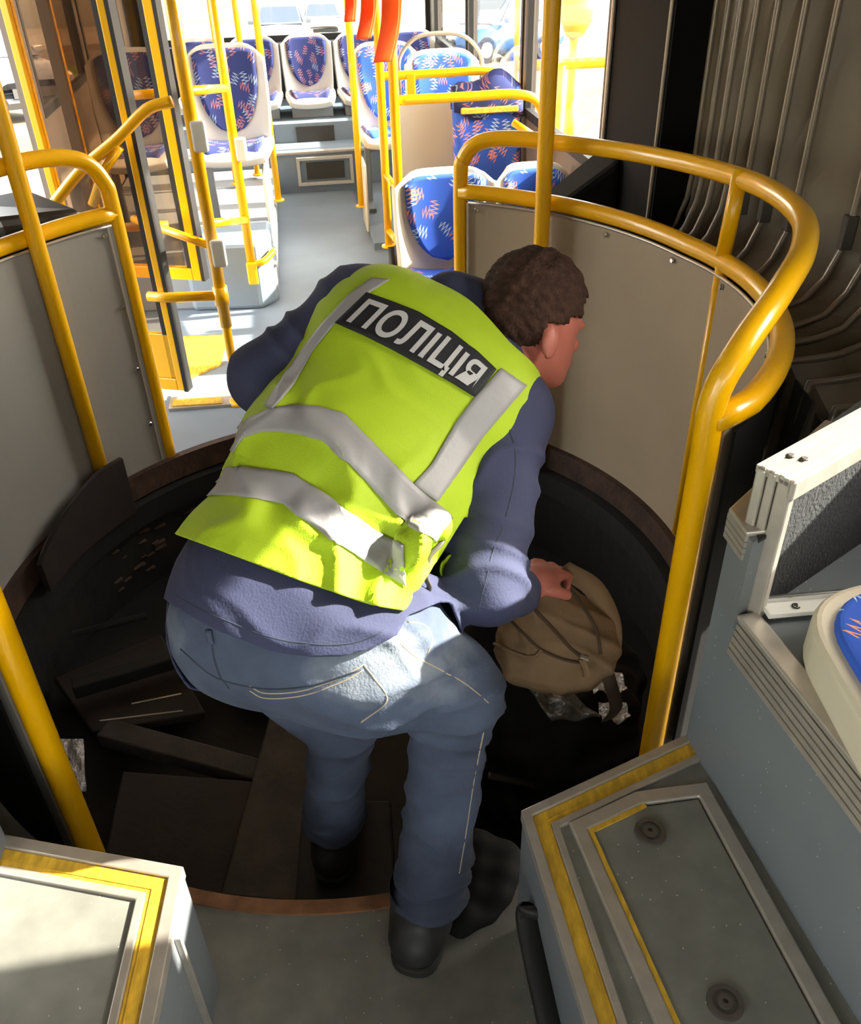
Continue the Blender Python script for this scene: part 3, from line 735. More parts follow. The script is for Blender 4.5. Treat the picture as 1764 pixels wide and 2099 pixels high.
# left seat plinth beside the aisle
pl = thing('seat_plinth', 'grey plinth with a pale side panel under the left seats, beside the aisle', 'plinth', rw(-.5, 2.7, 0))
mesh('body', *prism([tuple(rw(*q)[:2]) for q in ((-1.19, 2.35), (-.26, 2.28), (-.19, 2.36), (-.19, 4.36), (-1.19, 4.36))], 0, .18), 'grey_wall', pl, bevel=.01)
mesh('front_box', *prism([tuple(rw(*q)[:2]) for q in ((-.62, 2.28), (-.27, 2.24), (-.20, 2.32), (-.20, 2.62), (-.62, 2.62))], .0, .33), 'bluegrey', pl, bevel=.02)
mesh('side_panel', *box(-.215, -.19, 2.7, 3.2, .18, .52, g), 'cream', pl, bevel=.012)
mesh('nosing', *box(-1.19, -.185, 2.345, 2.40, .172, .186, g), 'alu', pl)
pr_ = thing('seat_plinth', 'low pale plinth under the sunlit seats right of the aisle', 'plinth', rw(.8, 3.4, 0))
mesh('body', *box(.36, 1.08, 3.02, 4.36, 0, .04, g), 'bluegrey', pr_)
mesh('side_panel', *box(.345, .365, 3.35, 3.62, .0, .40, g), 'cream', pr_, bevel=.01)

# partitions right of the aisle: hooped rails over pale panels
def partition(name, label, v, pxl, pxr, pyl, pan_z0, inset, pmat='beige_panel', r=.020):
    a = rl(atv(pxl, pyl, v)); b = rl(atv(pxr, pyl-8, v)); u0, u1, zt = a[0], min(b[0], 1.06), a[2]
    t = thing(name, label, 'partition', rw((u0+u1)/2, v, 0))
    P = [(u0, 0), (u0, zt*.5), (u0, zt-.12), (u0, zt-.02)]
    pts = [rw(u0, v, 0), rw(u0, v, zt)]
    mesh('rail', *tube(catmull([rw(u0, v, zt), rw((u0+u1)/2, v, zt), rw(u1-.14, v, zt), rw(u1-.04, v, zt-.03), rw(u1, v, zt-.12), rw(u1, v, zt-.3), rw(u1, v, .05)], 8), r, 12), 'yellow', t, smooth=True)
    if pan_z0 > 0: mesh('panel', *box(u0+inset, u1-.04, v-.008, v+.008, pan_z0, zt-.09, g), pmat, t, bevel=.003)
    return t, u0, u1, zt
t1, u0, u1, zt = partition('hoop_rail', 'yellow hooped rail crossing in front of the tall blue seat', 1.98, 815, 1207, 206, 0, .03)
mesh('brace', *tube([rw(u1-.005, 2.01, zt-.20), rw(u1-.13, 2.02, zt-.12)], .016, 10), 'yellow', t1, smooth=True)
t2, u2, u3, zt2 = partition('partition', 'pale partition panel with yellow top rail behind the tall blue seat', 2.66, 770, 1130, 157, .10, .06)
mesh('bracket', *beam(rw(u2+.17, 2.65, zt2-.12), rw(u2+.17, 2.65, zt2+.01), .04, .03, (0, 1, 0)), 'yellow', t2, bevel=.004)
# poles right of the aisle
def pole_at(px, py, v, r, label, z0=0., z1=2.16, fl=True, flm='yellow'):
    q = rl(atv(px, py, v)); w = rw(q[0], v, z0)
    t = thing('grab_pole', label, 'pole', w)
    mesh('tube', *tube([rw(q[0], v, z0), rw(q[0], v, (z0+z1)/2), rw(q[0], v, z1)], r, 12), 'yellow', t, smooth=True)
    if fl: mesh('foot_flange', *disc(rw(q[0], v, z0), (0, 0, 1), r*1.9, .012), 'yellow', t, smooth=True)
    return t, q[0]
tp, up_ = pole_at(812, 300, 1.96, .021, 'yellow pole at the aisle end of the near right partition')
tq, uq = pole_at(788, 330, 2.2, .019, 'yellow ladder pole left of the near right partition, with short rungs', .28)
mesh('rung', *tube([rw(uq, 2.2, .62), rw(up_, 1.98, .60)], .014, 10), 'yellow', tq, smooth=True)
mesh('rung', *tube([rw(uq, 2.2, .36), rw(up_, 1.98, .35)], .014, 10), 'yellow', tq, smooth=True)
mesh('black_sleeve', *tube([rw(uq+.015, 2.17, 0), rw(uq+.015, 2.17, .29)], .024, 12), 'black', tq, smooth=True)
tr, ur = pole_at(722, 150, 3.5, .020, 'slim yellow pole beside the hanging orange straps', .12)
tg, ug = pole_at(1060, 30, 4.5, .018, 'far yellow pole at the right rear window', .3)
# ladder rail left of the aisle by the door
def ladder():
    qa = rl(atz(490, 825)); ua, va = qa[0], qa[1]; vb = 2.2; ub = rl(atv(515, 540, vb))[0]
    t = thing('ladder_rail', 'yellow ladder rail of two poles and rungs beside the open door', 'handrail', rw(ua, va, 0))
    mesh('pole', *tube([rw(ua, va, 0), rw(ua, va, .32), rw(ua, va, .36)], .017, 12), 'yellow', t, smooth=True)
    mesh('pole', *tube([rw(ua, va, .33), rw(ua, va, 2.16)], .022, 12), 'yellow', t, smooth=True)
    mesh('foot_flange', *disc(rw(ua, va, 0), (0, 0, 1), .045, .014), 'yellow', t, smooth=True)
    mesh('pole', *tube([rw(ub, vb, .22), rw(ub, vb, 1.), rw(ub, vb, 2.16)], .021, 12), 'yellow', t, smooth=True)
    mesh('foot_bracket', *tube(catmull([rw(ub, vb, .24), rw(ub+.06, vb+.03, .245), rw(ub+.11, vb+.10, .27)], 6), .016, 10), 'yellow', t, smooth=True)
    mesh('foot_bracket', *beam(rw(ub, vb-.02, .15), rw(ub, vb-.02, .26), .05, .02, (0, 1, 0)), 'yellow', t, bevel=.008)
    def z_on(px, py, v): return rl(atv(px, py, v))[2]
    for (pa, pb) in (((395, 186), (455, 181)), ((440, 457), (500, 452))):
        za = z_on(*pa, va); zb = z_on(*pb, vb)
        mesh('rung', *tube([rw(ua, va, za), rw(ub, vb, zb)], .017, 10), 'yellow', t, smooth=True)
    z6 = z_on(460, 605, va)
    mesh('gate_bar', *tube([rw(ua, va, z6), rw(ua-.20, va+.02, z6), tuple(rw(rl(atv(305, 610, va+.05))[0], va+.05, z6))], .019, 10), 'yellow', t, smooth=True)
    c = rw(ua, va, z6); mesh('collar', *tube([c-[0, 0, .035], c+[0, 0, .035]], .028, 12), 'yellow', t, smooth=True)
    z7 = z_on(400, 462, va+.35)
    mesh('gate_bar', *tube([rw(ua, va, z7+.02), rw(ua-.35, va+.5, z7)], .016, 10), 'yellow', t, smooth=True)
    for zc in (.62, 1.02): mesh('push_button', *beam(rw(ua+.02, va-.02, zc-.05), rw(ua+.02, va-.02, zc+.05), .05, .03, (0, 1, 0)), 'plastic_white', t, bevel=.008)
    mesh('push_button', *beam(rw(ub+.03, vb-.02, .72), rw(ub+.03, vb-.02, .82), .05, .03, (0, 1, 0)), 'plastic_white', t, bevel=.008)
ladder()
tz, uz = pole_at(545, 200, 3.45, .019, 'yellow pole at the aisle corner of the left seats', .2)
# pair of slim poles further back on the left
for px, v, lb in ((455, 3.9, 'far yellow pole behind the left seats, left one'), (505, 4.1, 'far yellow pole behind the left seats, near the aisle')):
    pole_at(px-20, 40, v, .017, lb, .2)
# open folding door leaves
def leaf(name, a, b, z0, z1, wf, lower, label):
    t = thing(name, None, None, tuple((rw(*a)+rw(*b))/2)[:2]+(z0,)); struct(t)
    A, B = rw(*a), rw(*b)
    d = (B-A)/np.linalg.norm(B-A); th = .035
    def bar(s0, s1, zz0, zz1, w=th): 
        p, q = A+(B-A)*s0, A+(B-A)*s1; n = np.array([-d[1], d[0], 0])*w/2
        return prism([tuple((p+n)[:2]), tuple((q+n)[:2]), tuple((q-n)[:2]), tuple((p-n)[:2])], zz0, zz1)
    L = np.linalg.norm(B-A); f = wf/L
    mesh('stile', *bar(0, f, z0, z1), 'yellow', t, bevel=.004)
    mesh('stile', *bar(1-f, 1, z0, z1), 'yellow', t, bevel=.004)
    mesh('gasket', *bar(f, f+.022/L, z0, z1, .02), 'rubber', t)
    mesh('bottom_rail', *bar(f, 1-f, z0, z0+.05), 'yellow', t, bevel=.003)
    if lower: mesh('lower_panel', *bar(f, 1-f, z0+.05, z0+lower, .02), 'yellow', t, bevel=.003)
    zl = z0+max(.05, lower)
    mesh('top_rail', *bar(f, 1-f, z1-.06, z1), 'yellow', t, bevel=.003)
    mesh('pane', *bar(f, 1-f, zl, z1-.06, .006), 'pane_bronze', t)
    q = A-d*.015; mesh('edge_rubber', *prism([tuple((A+d*s+np.array([-d[1], d[0], 0])*o)[:2]) for s, o in ((-.016, -.022), (0, -.022), (0, .022), (-.016, .022))], z0, z1), 'rubber', t)
    return t
leaf('door_1', (-.565, 1.30), (-.92, 1.44), .05, 2.02, .03, .24, '')
leaf('door_2', (-.47, 1.70), (-.90, 1.86), .36, 2.02, .04, 0, '')
struct(mesh('door_3', *join([box(-.9, -.86, 1.80, 1.84, .0, 2.1, g), box(-1.2, -1.16, 2.4, 2.56, .0, 2.16, g)]), 'pillar'))
# grab bars on the leaves
db = thing('door_handrail', 'curved yellow handrail across the open door glass', 'handrail', rw(-.9, 1.3, .6))
mesh('bar', *tube(catmull([atv(112, 415, 1.30), atv(170, 345, 1.28), atv(240, 285, 1.26), atv(300, 225, 1.25), atv(352, 208, 1.24)], 8), .019, 12), 'yellow', db, smooth=True)
mesh('brace', *tube([atv(245, 300, 1.27), atv(215, 345, 1.28), atv(190, 420, 1.30)], .017, 10), 'yellow', db, smooth=True)
db2 = thing('door_handrail', 'short yellow rail behind the door glass, in front of the window seat', 'handrail', rw(-.8, 2.2, .7))
mesh('bar', *tube([atv(262, 196, 2.1), atv(345, 190, 2.1)], .019, 10), 'yellow', db2, smooth=True)
mesh('bar', *tube([atv(255, 466, 1.9), atv(345, 462, 1.9)], .019, 10), 'yellow', db2, smooth=True)
# yellow sill step at the door and worn yellow mark on the floor
sp_ = thing('door_sill', 'worn yellow and metal door sill at the edge of the sunlit floor', 'sill', rw(-.7, 1.2, 0))
mesh('sill_plate', *prism([tuple(atz(*q, .012)[:2]) for q in ((345, 838), (480, 828), (478, 800), (352, 806))], 0, .012), 'alu', sp_)
mesh('yellow_insert', *prism([tuple(atz(*q, .016)[:2]) for q in ((352, 832), (455, 826), (454, 814), (356, 818))], .012, .016), 'yellow_strip', sp_)
fm = tag(mesh('floor_mat', *prism([tuple(atz(*q, .01)[:2]) for q in ((375, 780), (452, 745), (468, 685), (350, 690))], 0.001, .01), 'yellow_strip'), 'yellow marked floor patch in front of the open door', 'floor patch')
# orange hand straps on a ceiling rail
rail_v = [(2.0, .0), (3.6, .0)]
ur_ = rl(atv(790, 0, 2.3))[0]
hr = thing('ceiling_rail', 'yellow ceiling handrail carrying the orange straps', 'handrail', rw(ur_, 3., 1.85))
mesh('rail', *tube([rw(ur_, 1.6, 1.86), rw(ur_, 4.6, 1.86)], .018, 12), 'yellow', hr, smooth=True)
for v in (1.7, 4.5): mesh('hanger', *tube([rw(ur_, v, 1.86), rw(ur_, v, 2.16)], .014, 10), 'yellow', hr, smooth=True)
for k, (pts, v, w, lb) in enumerate((([(712, -60), (716, 0), (714, 45)], 1.86, .035, 'smallest orange hand strap, leftmost of three'), ([(752, -80), (753, 0), (750, 40), (742, 80)], 1.82, .05, 'middle orange hand strap of three hanging by the aisle'), ([(800, -90), (800, 0), (796, 60), (782, 128)], 1.76, .066, 'largest orange hand strap, rightmost of three'))):
    st = thing('hand_strap', lb, 'strap', atv(*pts[-1], v), 'orange hand straps')
    P = [np.asarray(atv(*q, v)) for q in pts]; top = rw(ur_, v, 1.85); P = [top]+P
    C_ = catmull(P, 8)
    def sg(i, j): 
        c = C_[int(round(j*(len(C_)-1)))]; return tuple(c+np.array([RC, RS, 0])*(i-.5)*w+np.array([0, -.012*math.sin(j*6), 0]))
    mesh('band', *grid(3, len(C_), sg), 'orange', st, smooth=True, solid=.007, bevel=.002)
    def sg2(i, j):
        c = C_[int(round(j*(len(C_)-1)))]; return tuple(c+np.array([RC, RS, 0])*((i-.5)*w+.010)+np.array([0, .03*math.sin(j*math.pi)+.008, 0]))
    mesh('band', *grid(3, len(C_), sg2), 'orange', st, smooth=True, solid=.007, bevel=.002)
# black slanted covers behind both barriers
wd = tag(mesh('joint_cover', *prism([tuple(rw(*q)[:2]) for q in ((.80, 1.02), (1.07, .98), (1.07, 1.19), (.82, 1.19))], 0, lambda x, y: .72+.20*max(0, min(1, (rl((x, y, 0))[0]-.8)/.27))), 'bulkhead', bevel=.02), 'black slanted cover beside the bulkhead, behind the right barrier', 'cover')
q0 = [tuple(circ(D2R(a), 1.10)[:2]) for a in (136, 150, 165)]
wd2 = tag(mesh('joint_cover', *prism(q0+[tuple(circ(D2R(a), 1.32)[:2]) for a in (163, 150, 139)], 0, lambda x, y: .84+.12*max(0, min(1, (-.8-x)/.5))), 'black_sheet', bevel=.02), 'black slanted cover behind the left barrier', 'cover')

# ------------------------------------------------------------------ outside
CARZ = aty(575, 32, 34)[2]-1.15; SLOPE = (CARZ+.62)/(34-9.)        # the street falls away behind the bus
def gz(y): return -.62+SLOPE*max(0., y-9.)
struct(mesh('ground', *join([box(-60, 60, -60, 9, -.70, -.62), prism([(-60, 9), (60, 9), (60, 90), (-60, 90)], lambda x, y: gz(y)-.08, lambda x, y: gz(y))]), 'asphalt'))
gr = tag(mesh('grass', *prism([(-14, 7.5), (-4.6, 8.2), (-5.2, 13.), (-14, 13)], lambda x, y: gz(y), lambda x, y: gz(y)+.04), 'grass'), 'green lawn strip outside the open door', 'grass', kind='stuff')
gr2 = tag(mesh('grass', *prism([(-16, 20), (-3.5, 20), (-3.5, 30), (-16, 30)], lambda x, y: gz(y), lambda x, y: gz(y)+.04), 'grass'), 'far green verge beyond the parked cars', 'grass', kind='stuff')
pj = thing('paving', 'pale paving slabs outside the open door', 'paving', (-3, 5, -.62), kind='structure')
for i in range(6):
    for j in range(9):
        x, y = -4.6+i*.62, 3.0+j*.62
        mesh('slab', *box(x, x+.60, y, y+.60, -.62, -.605), 'asphalt', pj)
def car(label, loc, rot, m, kind='car', L=4.2, Wd=1.75, Hh=1.48):
    t = thing('car', label, kind, loc)
    c, s = math.cos(rot), math.sin(rot)
    Lf = lambda x, y, z: (loc[0]+x*c-y*s, loc[1]+x*s+y*c, loc[2]+z+gz(loc[1]+x*s+y*c)-gz(loc[1]))
    # sections along the length (y from nose -L/2 to tail): (y, half width, z low, z shoulder)
    secs = [(-L/2, .62, .32, .60), (-L/2+.12, .78, .22, .70), (-L/2+.6, Wd/2, .20, .82), (-L/2+1.2, Wd/2, .20, .92), (0, Wd/2, .20, .94), (L/2-.7, Wd/2, .20, .95), (L/2-.15, .80, .22, .92), (L/2, .70, .35, .80)]
    V, Fc = [], []
    for y, w, a, b in secs:
        for x, z in ((-w*.9, a), (-w, a+.15), (-w, (a+b)/2), (-w*.94, b-.03), (-w*.8, b), (0, b+.02), (w*.8, b), (w*.94, b-.03), (w, (a+b)/2), (w, a+.15), (w*.9, a)): V.append(Lf(x, y, z))
    n = 11
    for i in range(len(secs)-1):
        for k in range(n): Fc.append((i*n+k, i*n+(k+1) % n, (i+1)*n+(k+1) % n, (i+1)*n+k))
    Fc += [tuple(range(n)), tuple((len(secs)-1)*n+k for k in range(n-1, -1, -1))]
    mesh('body', V, Fc, m, t, smooth=True)
    cab = [(-L/2+1.05, Wd/2-.12, .92), (-L/2+1.75, Wd/2-.26, Hh-.04), (-.1, Wd/2-.28, Hh), (L/2-.9, Wd/2-.28, Hh-.06), (L/2-.25, Wd/2-.14, .94)]
    V, Fc = [], []
    for y, w, z in cab: V += [Lf(-w, y, z), Lf(w, y, z)]
    base = [Lf(-(Wd/2-.12), y, .90) for y, w, z in cab]; b2 = [Lf((Wd/2-.12), y, .90) for y, w, z in cab]
    nb = len(V); V += base+b2; k = len(cab)
    for i in range(k-1):
        Fc += [(2*i, 2*i+1, 2*i+3, 2*i+2), (nb+i, 2*i, 2*i+2, nb+i+1), (2*i+1, nb+k+i, nb+k+i+1, 2*i+3)]
    mesh('roof', V, Fc, m, t, bevel=.04)
    w0, w1 = Wd/2-.17, Wd/2-.30
    mesh('windscreen', [Lf(-w0, -L/2+1.12, .955), Lf(w0, -L/2+1.12, .955), Lf(w1, -L/2+1.70, Hh-.07), Lf(-w1, -L/2+1.70, Hh-.07)], [(0, 1, 2, 3)], 'car_glass', t, solid=.03)
    for sx in (-1, 1):
        mesh('side_window', [Lf(sx*(Wd/2-.105), -L/2+1.35, .96), Lf(sx*(Wd/2-.105), L/2-.6, .96), Lf(sx*(Wd/2-.25), L/2-1.0, Hh-.10), Lf(sx*(Wd/2-.25), -L/2+1.78, Hh-.10)], [(0, 1, 2, 3)], 'car_glass', t, solid=.03)
        mesh('headlight', *disc(Lf(sx*.60, -L/2+.13, .60), Lf(0, -1, 0) and (s, -c, 0), .11, .05), 'lamp_white', t)
        mesh('mirror', *beam(Lf(sx*(Wd/2), -L/2+1.4, .98), Lf(sx*(Wd/2+.18), -L/2+1.4, 1.0), .08, .12), m, t, bevel=.02)
        for yy in (-L/2+.8, L/2-.8):
            a = Lf(sx*(Wd/2-.02), yy, .31); d = Vector((c*sx, s*sx, 0)); wh = mesh('wheel', *tube([Vector(a)-d*.18, Vector(a)+d*.02], .31, 18), 'rubber', t)
            mesh('hubcap', *disc(Vector(a)+d*.015, d, .19, .02), 'chrome', wh)
    mesh('grille', *box(-.45, .45, -L/2-.01, -L/2+.04, .38, .52, Lf), 'black', t)
    return t
q = aty(575, 32, 34); car('silver hatchback facing the bus, seen through the rear window', (q[0], 34, gz(34)), RA*.4, 'car_silver')
q = aty(658, 5, 44); car('white car parked farther away behind the silver hatchback', (q[0], 44, gz(44)), .1, 'car_white')
q = aty(1018, 72, 27); car('blue car outside the right rear window', (q[0], 27, gz(27)), -1.0, 'car_blue', L=3.6, Hh=1.6)
car('grey car beyond the lawn, seen past the left door', (-7.6, 16.5, gz(16.5)), .9, 'car_silver')
ym = thing('street_machine', 'rounded yellow post outside the right rear window', 'post', aty(1180, 60, 7.2))
q = aty(1180, 30, 7.2)
mesh('post', *tube([(q[0], 7.2, -.62), (q[0], 7.2, q[2]-.1)], .04, 12), 'yellow', ym, smooth=True)
mesh('head', *tube([(q[0], 7.2, q[2]-.14), (q[0], 7.2, q[2]-.04), (q[0], 7.2, q[2]+.12), (q[0], 7.2, q[2]+.2)], [.06, .12, .13, .06], 14), 'yellow', ym, smooth=True)
fn = thing('street_railing', 'yellow street railing outside the right rear window', 'railing', aty(1180, 130, 6.6))
q = aty(1150, 133, 6.6)
mesh('bar', *tube([(q[0]-.3, 6.6, q[2]), (q[0]+2.4, 6.9, q[2])], .035, 10), 'yellow', fn, smooth=True)
for dx in (0, .8, 1.6, 2.3): mesh('post', *tube([(q[0]+dx, 6.6+dx*.12, -.62), (q[0]+dx, 6.6+dx*.12, q[2])], .03, 10), 'yellow', fn, smooth=True)

# ------------------------------------------------------------------ soft bodies: distance field + surface nets
class Field:
    def __init__(s, lo, hi, h):
        s.lo = np.array(lo, float); s.h = h; s.n = np.ceil((np.array(hi)-s.lo)/h).astype(int)+1
        s.d = np.full(s.n, .2, np.float32)
    def _win(s, lo, hi):
        a = np.clip(np.floor((lo-s.lo)/s.h).astype(int), 0, s.n-1); b = np.clip(np.ceil((hi-s.lo)/s.h).astype(int)+1, 1, s.n)
        sl = tuple(slice(a[i], b[i]) for i in range(3))
        g = np.stack(np.meshgrid(*[s.lo[i]+s.h*np.arange(a[i], b[i]) for i in range(3)], indexing='ij'), -1).astype(np.float32)
        return sl, g
    def put(s, sl, d, k, sub=False):
        o = s.d[sl]
        if sub: s.d[sl] = np.maximum(o, -d); return
        hh = np.clip(.5+.5*(d-o)/k, 0, 1); s.d[sl] = d*(1-hh)+o*hh-k*hh*(1-hh)
    def cone(s, a, b, ra, rb, k=.025, flat=None):
        """tapered capsule; flat=(axis, factor) stretches the section along an axis"""
        a, b = np.asarray(a, float), np.asarray(b, float); m = max(ra, rb)*(max(1, flat[1]) if flat else 1)+.09
        sl, g = s._win(np.minimum(a, b)-m, np.maximum(a, b)+m)
        p = g-a; ab = b-a; t = np.clip((p@ab)/max(1e-9, ab@ab), 0, 1); q = p-t[..., None]*ab
        if flat:
            ax = np.asarray(flat[0], float); ax /= np.linalg.norm(ax); c = q@ax; q = q+(c*(1/flat[1]-1))[..., None]*ax
        s.put(sl, np.linalg.norm(q, axis=-1)-(ra+(rb-ra)*t), k)
    def ell(s, c, ax, rad, k=.025, sub=False):
        c = np.asarray(c, float); m = max(rad)+.08; sl, g = s._win(c-m, c+m); p = g-c
        q = np.stack([(p@np.asarray(a))/r for a, r in zip(ax, rad)], -1); l = np.linalg.norm(q, axis=-1)
        l2 = np.linalg.norm(q/np.array(rad, np.float32), axis=-1)+1e-6
        s.put(sl, l*(l-1)/l2, k, sub)
    def net(s):
        d = s.d; neg = d < 0; n = s.n
        c = np.stack([neg[i:n[0]-1+i, j:n[1]-1+j, k:n[2]-1+k] for i in (0, 1) for j in (0, 1) for k in (0, 1)])
        mix = c.any(0) & ~c.all(0); idx = np.full(mix.shape, -1, int); cells = np.argwhere(mix); idx[mix] = np.arange(len(cells))
        acc = np.zeros((len(cells), 3)); cnt = np.zeros(len(cells))
        corners = [(i, j, k) for i in (0, 1) for j in (0, 1) for k in (0, 1)]
        for A in corners:
            for ax in range(3):
                if A[ax]: continue
                B = list(A); B[ax] = 1
                ia, ib = cells+A, cells+B; da, db = d[tuple(ia.T)], d[tuple(ib.T)]
                ok = (da < 0) != (db < 0); t = np.where(ok, da/np.where(ok, da-db, 1), 0)
                p = np.array(A)+t[:, None]*(np.array(B)-np.array(A)); acc[ok] += p[ok]; cnt[ok] += 1
        V = s.lo+s.h*(cells+acc/cnt[:, None]); Fc = []
        for ax in range(3):
            u, w = (ax+1) % 3, (ax+2) % 3
            sl0 = [slice(None)]*3; sl1 = [slice(None)]*3; sl0[ax] = slice(0, -1); sl1[ax] = slice(1, None)
            a, b = neg[tuple(sl0)], neg[tuple(sl1)]; e = np.argwhere(a != b)
            e = e[(e[:, u] > 0) & (e[:, w] > 0) & (e[:, u] < n[u]-1) & (e[:, w] < n[w]-1)]
            eu = np.zeros(3, int); eu[u] = 1; ew = np.zeros(3, int); ew[w] = 1
            q = np.stack([idx[tuple((e-o).T)] for o in (0*eu, eu, eu+ew, ew)], 1)
            fl = a[tuple(e.T)]; q[~fl] = q[~fl][:, ::-1]; Fc.append(q)
        Fc = np.concatenate(Fc); Fc = Fc[(Fc >= 0).all(1)]
        return V, Fc
def relax(V, Fc, it=3, lam=.5):
    for _ in range(it):
        acc = np.zeros_like(V); cnt = np.zeros(len(V))
        for k in range(4):
            a, b = Fc[:, k], Fc[:, (k+1) % 4]; np.add.at(acc, a, V[b]); np.add.at(cnt, a, 1); np.add.at(acc, b, V[a]); np.add.at(cnt, b, 1)
        V = V*(1-lam)+lam*acc/np.maximum(cnt, 1)[:, None]
    return V
def normals(V, Fc):
    n = np.cross(V[Fc[:, 2]]-V[Fc[:, 0]], V[Fc[:, 3]]-V[Fc[:, 1]]); N = np.zeros_like(V)
    for k in range(4): np.add.at(N, Fc[:, k], n)
    return N/np.maximum(1e-9, np.linalg.norm(N, axis=1))[:, None]
def cut(V, Fc, keep):
    k = keep[Fc].all(1); Fc = Fc[k]; used = np.unique(Fc); mp = np.full(len(V), -1); mp[used] = np.arange(len(used))
    return V[used], mp[Fc]
def clip(V, Fc, f):
    """keep the part of a quad mesh where f > 0, cut cleanly along f = 0"""
    V = [tuple(v) for v in V]; out = []; cache = {}
    pos = f > 0
    for q in Fc:
        q = [int(i) for i in q]; m_ = [pos[i] for i in q]
        if all(m_): out.append(tuple(q)); continue
        if not any(m_): continue
        r_ = []
        for a, b in zip(q, q[1:]+q[:1]):
            if pos[a]: r_.append(a)
            if pos[a] != pos[b]:
                k = (min(a, b), max(a, b))
                if k not in cache:
                    t = f[a]/(f[a]-f[b]); t = min(.98, max(.02, t)); cache[k] = len(V); V.append(tuple(V[a][i]+(V[b][i]-V[a][i])*t for i in range(3)))
                r_.append(cache[k])
        if len(r_) > 2: out.append(tuple(r_))
    used = sorted({i for q in out for i in q}); mp = {u: i for i, u in enumerate(used)}
    return np.array([V[u] for u in used]), [tuple(mp[i] for i in q) for q in out]
def segd(V, a, b):
    a, b = np.asarray(a), np.asarray(b); ab = b-a; t = np.clip(((V-a)@ab)/(ab@ab), 0, 1); return np.linalg.norm(V-a-t[:, None]*ab, axis=1)
def pxs(V):
    c = (np.asarray(V)-ORG)@CR; return np.stack([c[:, 0]/c[:, 2]*FPX+IW/2, c[:, 1]/c[:, 2]*FPX+IH/2], 1), c[:, 2]
def bvh(V, Fc): return BVHTree.FromPolygons([tuple(v) for v in V], [tuple(int(i) for i in f) for f in Fc])
def onto(tree, px, py, off=.002, fallback=1.5):
    d = Vector(ray(px, py)).normalized(); h_, n_, i_, t_ = tree.ray_cast(Vector(ORG), d)
    if h_ is None: return None
    if n_.dot(d) > 0: n_ = -n_
    return np.array(h_+n_*off)
def decal(name, tree, eA, eB, m, parent, off=.003, nu=6, nv=40, solid=.0015):
    """cloth strip laid on a surface between two edge lines"""
    def samp(E, t):
        E = np.asarray(E, float); L = np.r_[0, np.cumsum(np.linalg.norm(np.diff(E, axis=0), axis=1))]; s_ = t*L[-1]
        return np.array([np.interp(s_, L, E[:, 0]), np.interp(s_, L, E[:, 1])])
    P = [[None]*nu for _ in range(nv)]
    for j in range(nv):
        a, b = samp(eA, j/(nv-1)), samp(eB, j/(nv-1))
        for i in range(nu): q = a+(b-a)*i/(nu-1); P[j][i] = onto(tree, q[0], q[1], off)
    V, ix, Fc = [], {}, []
    for j in range(nv):
        for i in range(nu):
            if P[j][i] is not None: ix[(i, j)] = len(V); V.append(P[j][i])
    for j in range(nv-1):
        for i in range(nu-1):
            q = [(i, j), (i+1, j), (i+1, j+1), (i, j+1)]
            if all(k in ix for k in q):
                pp = [V[ix[k]] for k in q]
                if max(np.linalg.norm(pp[0]-pp[2]), np.linalg.norm(pp[1]-pp[3])) < .09: Fc.append(tuple(ix[k] for k in q))
    return mesh(name, V, Fc, m, parent, smooth=True, solid=solid)
def seam(name, tree, pts, m, parent, r=.0016, off=.001, n=6):
    C_ = [onto(tree, q[0], q[1], off) for q in catmull([np.array(p, float) for p in pts], n)]
    C_ = [c for c in C_ if c is not None]
    if len(C_) < 2: return
    return mesh(name, *tube(C_, r, 6), m, parent, smooth=True)

# ------------------------------------------------------------------ the person
pel = atd(640, 1305, 1.45); wai = atd(605, 1190, 1.49); mid = atd(725, 980, 1.55); upp = atd(850, 790, 1.63); nek = atd(965, 670, 1.67)
rsh, lsh = atd(1035, 850, 1.60), atd(735, 640, 1.66)
side = (rsh-lsh)/np.linalg.norm(rsh-lsh)
axis = (nek-wai)/np.linalg.norm(nek-wai); side -= axis*(side@axis); side /= np.linalg.norm(side)
back = np.cross(side, axis); back = back if back@(ORG-mid) > 0 else -back
rhip, lhip = atd(780, 1330, 1.45), atd(520, 1275, 1.46)
hs = (rhip-lhip)/np.linalg.norm(rhip-lhip)
rkn = atd(930, 1420, 1.50); ran = atz(880, 1850, .11); lkn = atd(700, 1470, 1.66); lan = atz(682, 1695, -.10)
rel_, rwr = atd(992, 1195, 1.50), atd(1065, 1215, 1.66)
lel, lwr = atd(545, 775, 1.64), atd(640, 900, 1.85)
hc = atd(1092, 640, 1.66)
fd = np.array([.80, .50, -.32]); fd /= np.linalg.norm(fd)
hu = np.array([-.10, .25, 1.]); hu -= fd*(hu@fd); hu /= np.linalg.norm(hu); hsd = np.cross(fd, hu)     # hsd: right ear side
PX = thing('person', 'bent man in a yellow police vest, navy fleece and faded jeans reaching for a backpack', 'person', (ran[0], ran[1], 0))
LO, HI = np.array([-.62, .70, -.34]), np.array([.50, 2.0, 1.32])
def torso(F, g, k=.05):
    F.cone(pel, wai, .120+g, .118+g, k, (hs, 1.35)); F.cone(wai, mid, .118+g, .125+g, k, (side, 1.38)); F.cone(mid, upp, .125+g, .125+g, k, (side, 1.45))
    F.cone(upp+side*.09, upp-side*.09, .10+g, .10+g, k); F.cone(upp, nek, .12+g, .07+g, k, (side, 1.3))
    F.cone(lsh+side*.05, rsh-side*.05, .085+g, .085+g, k)
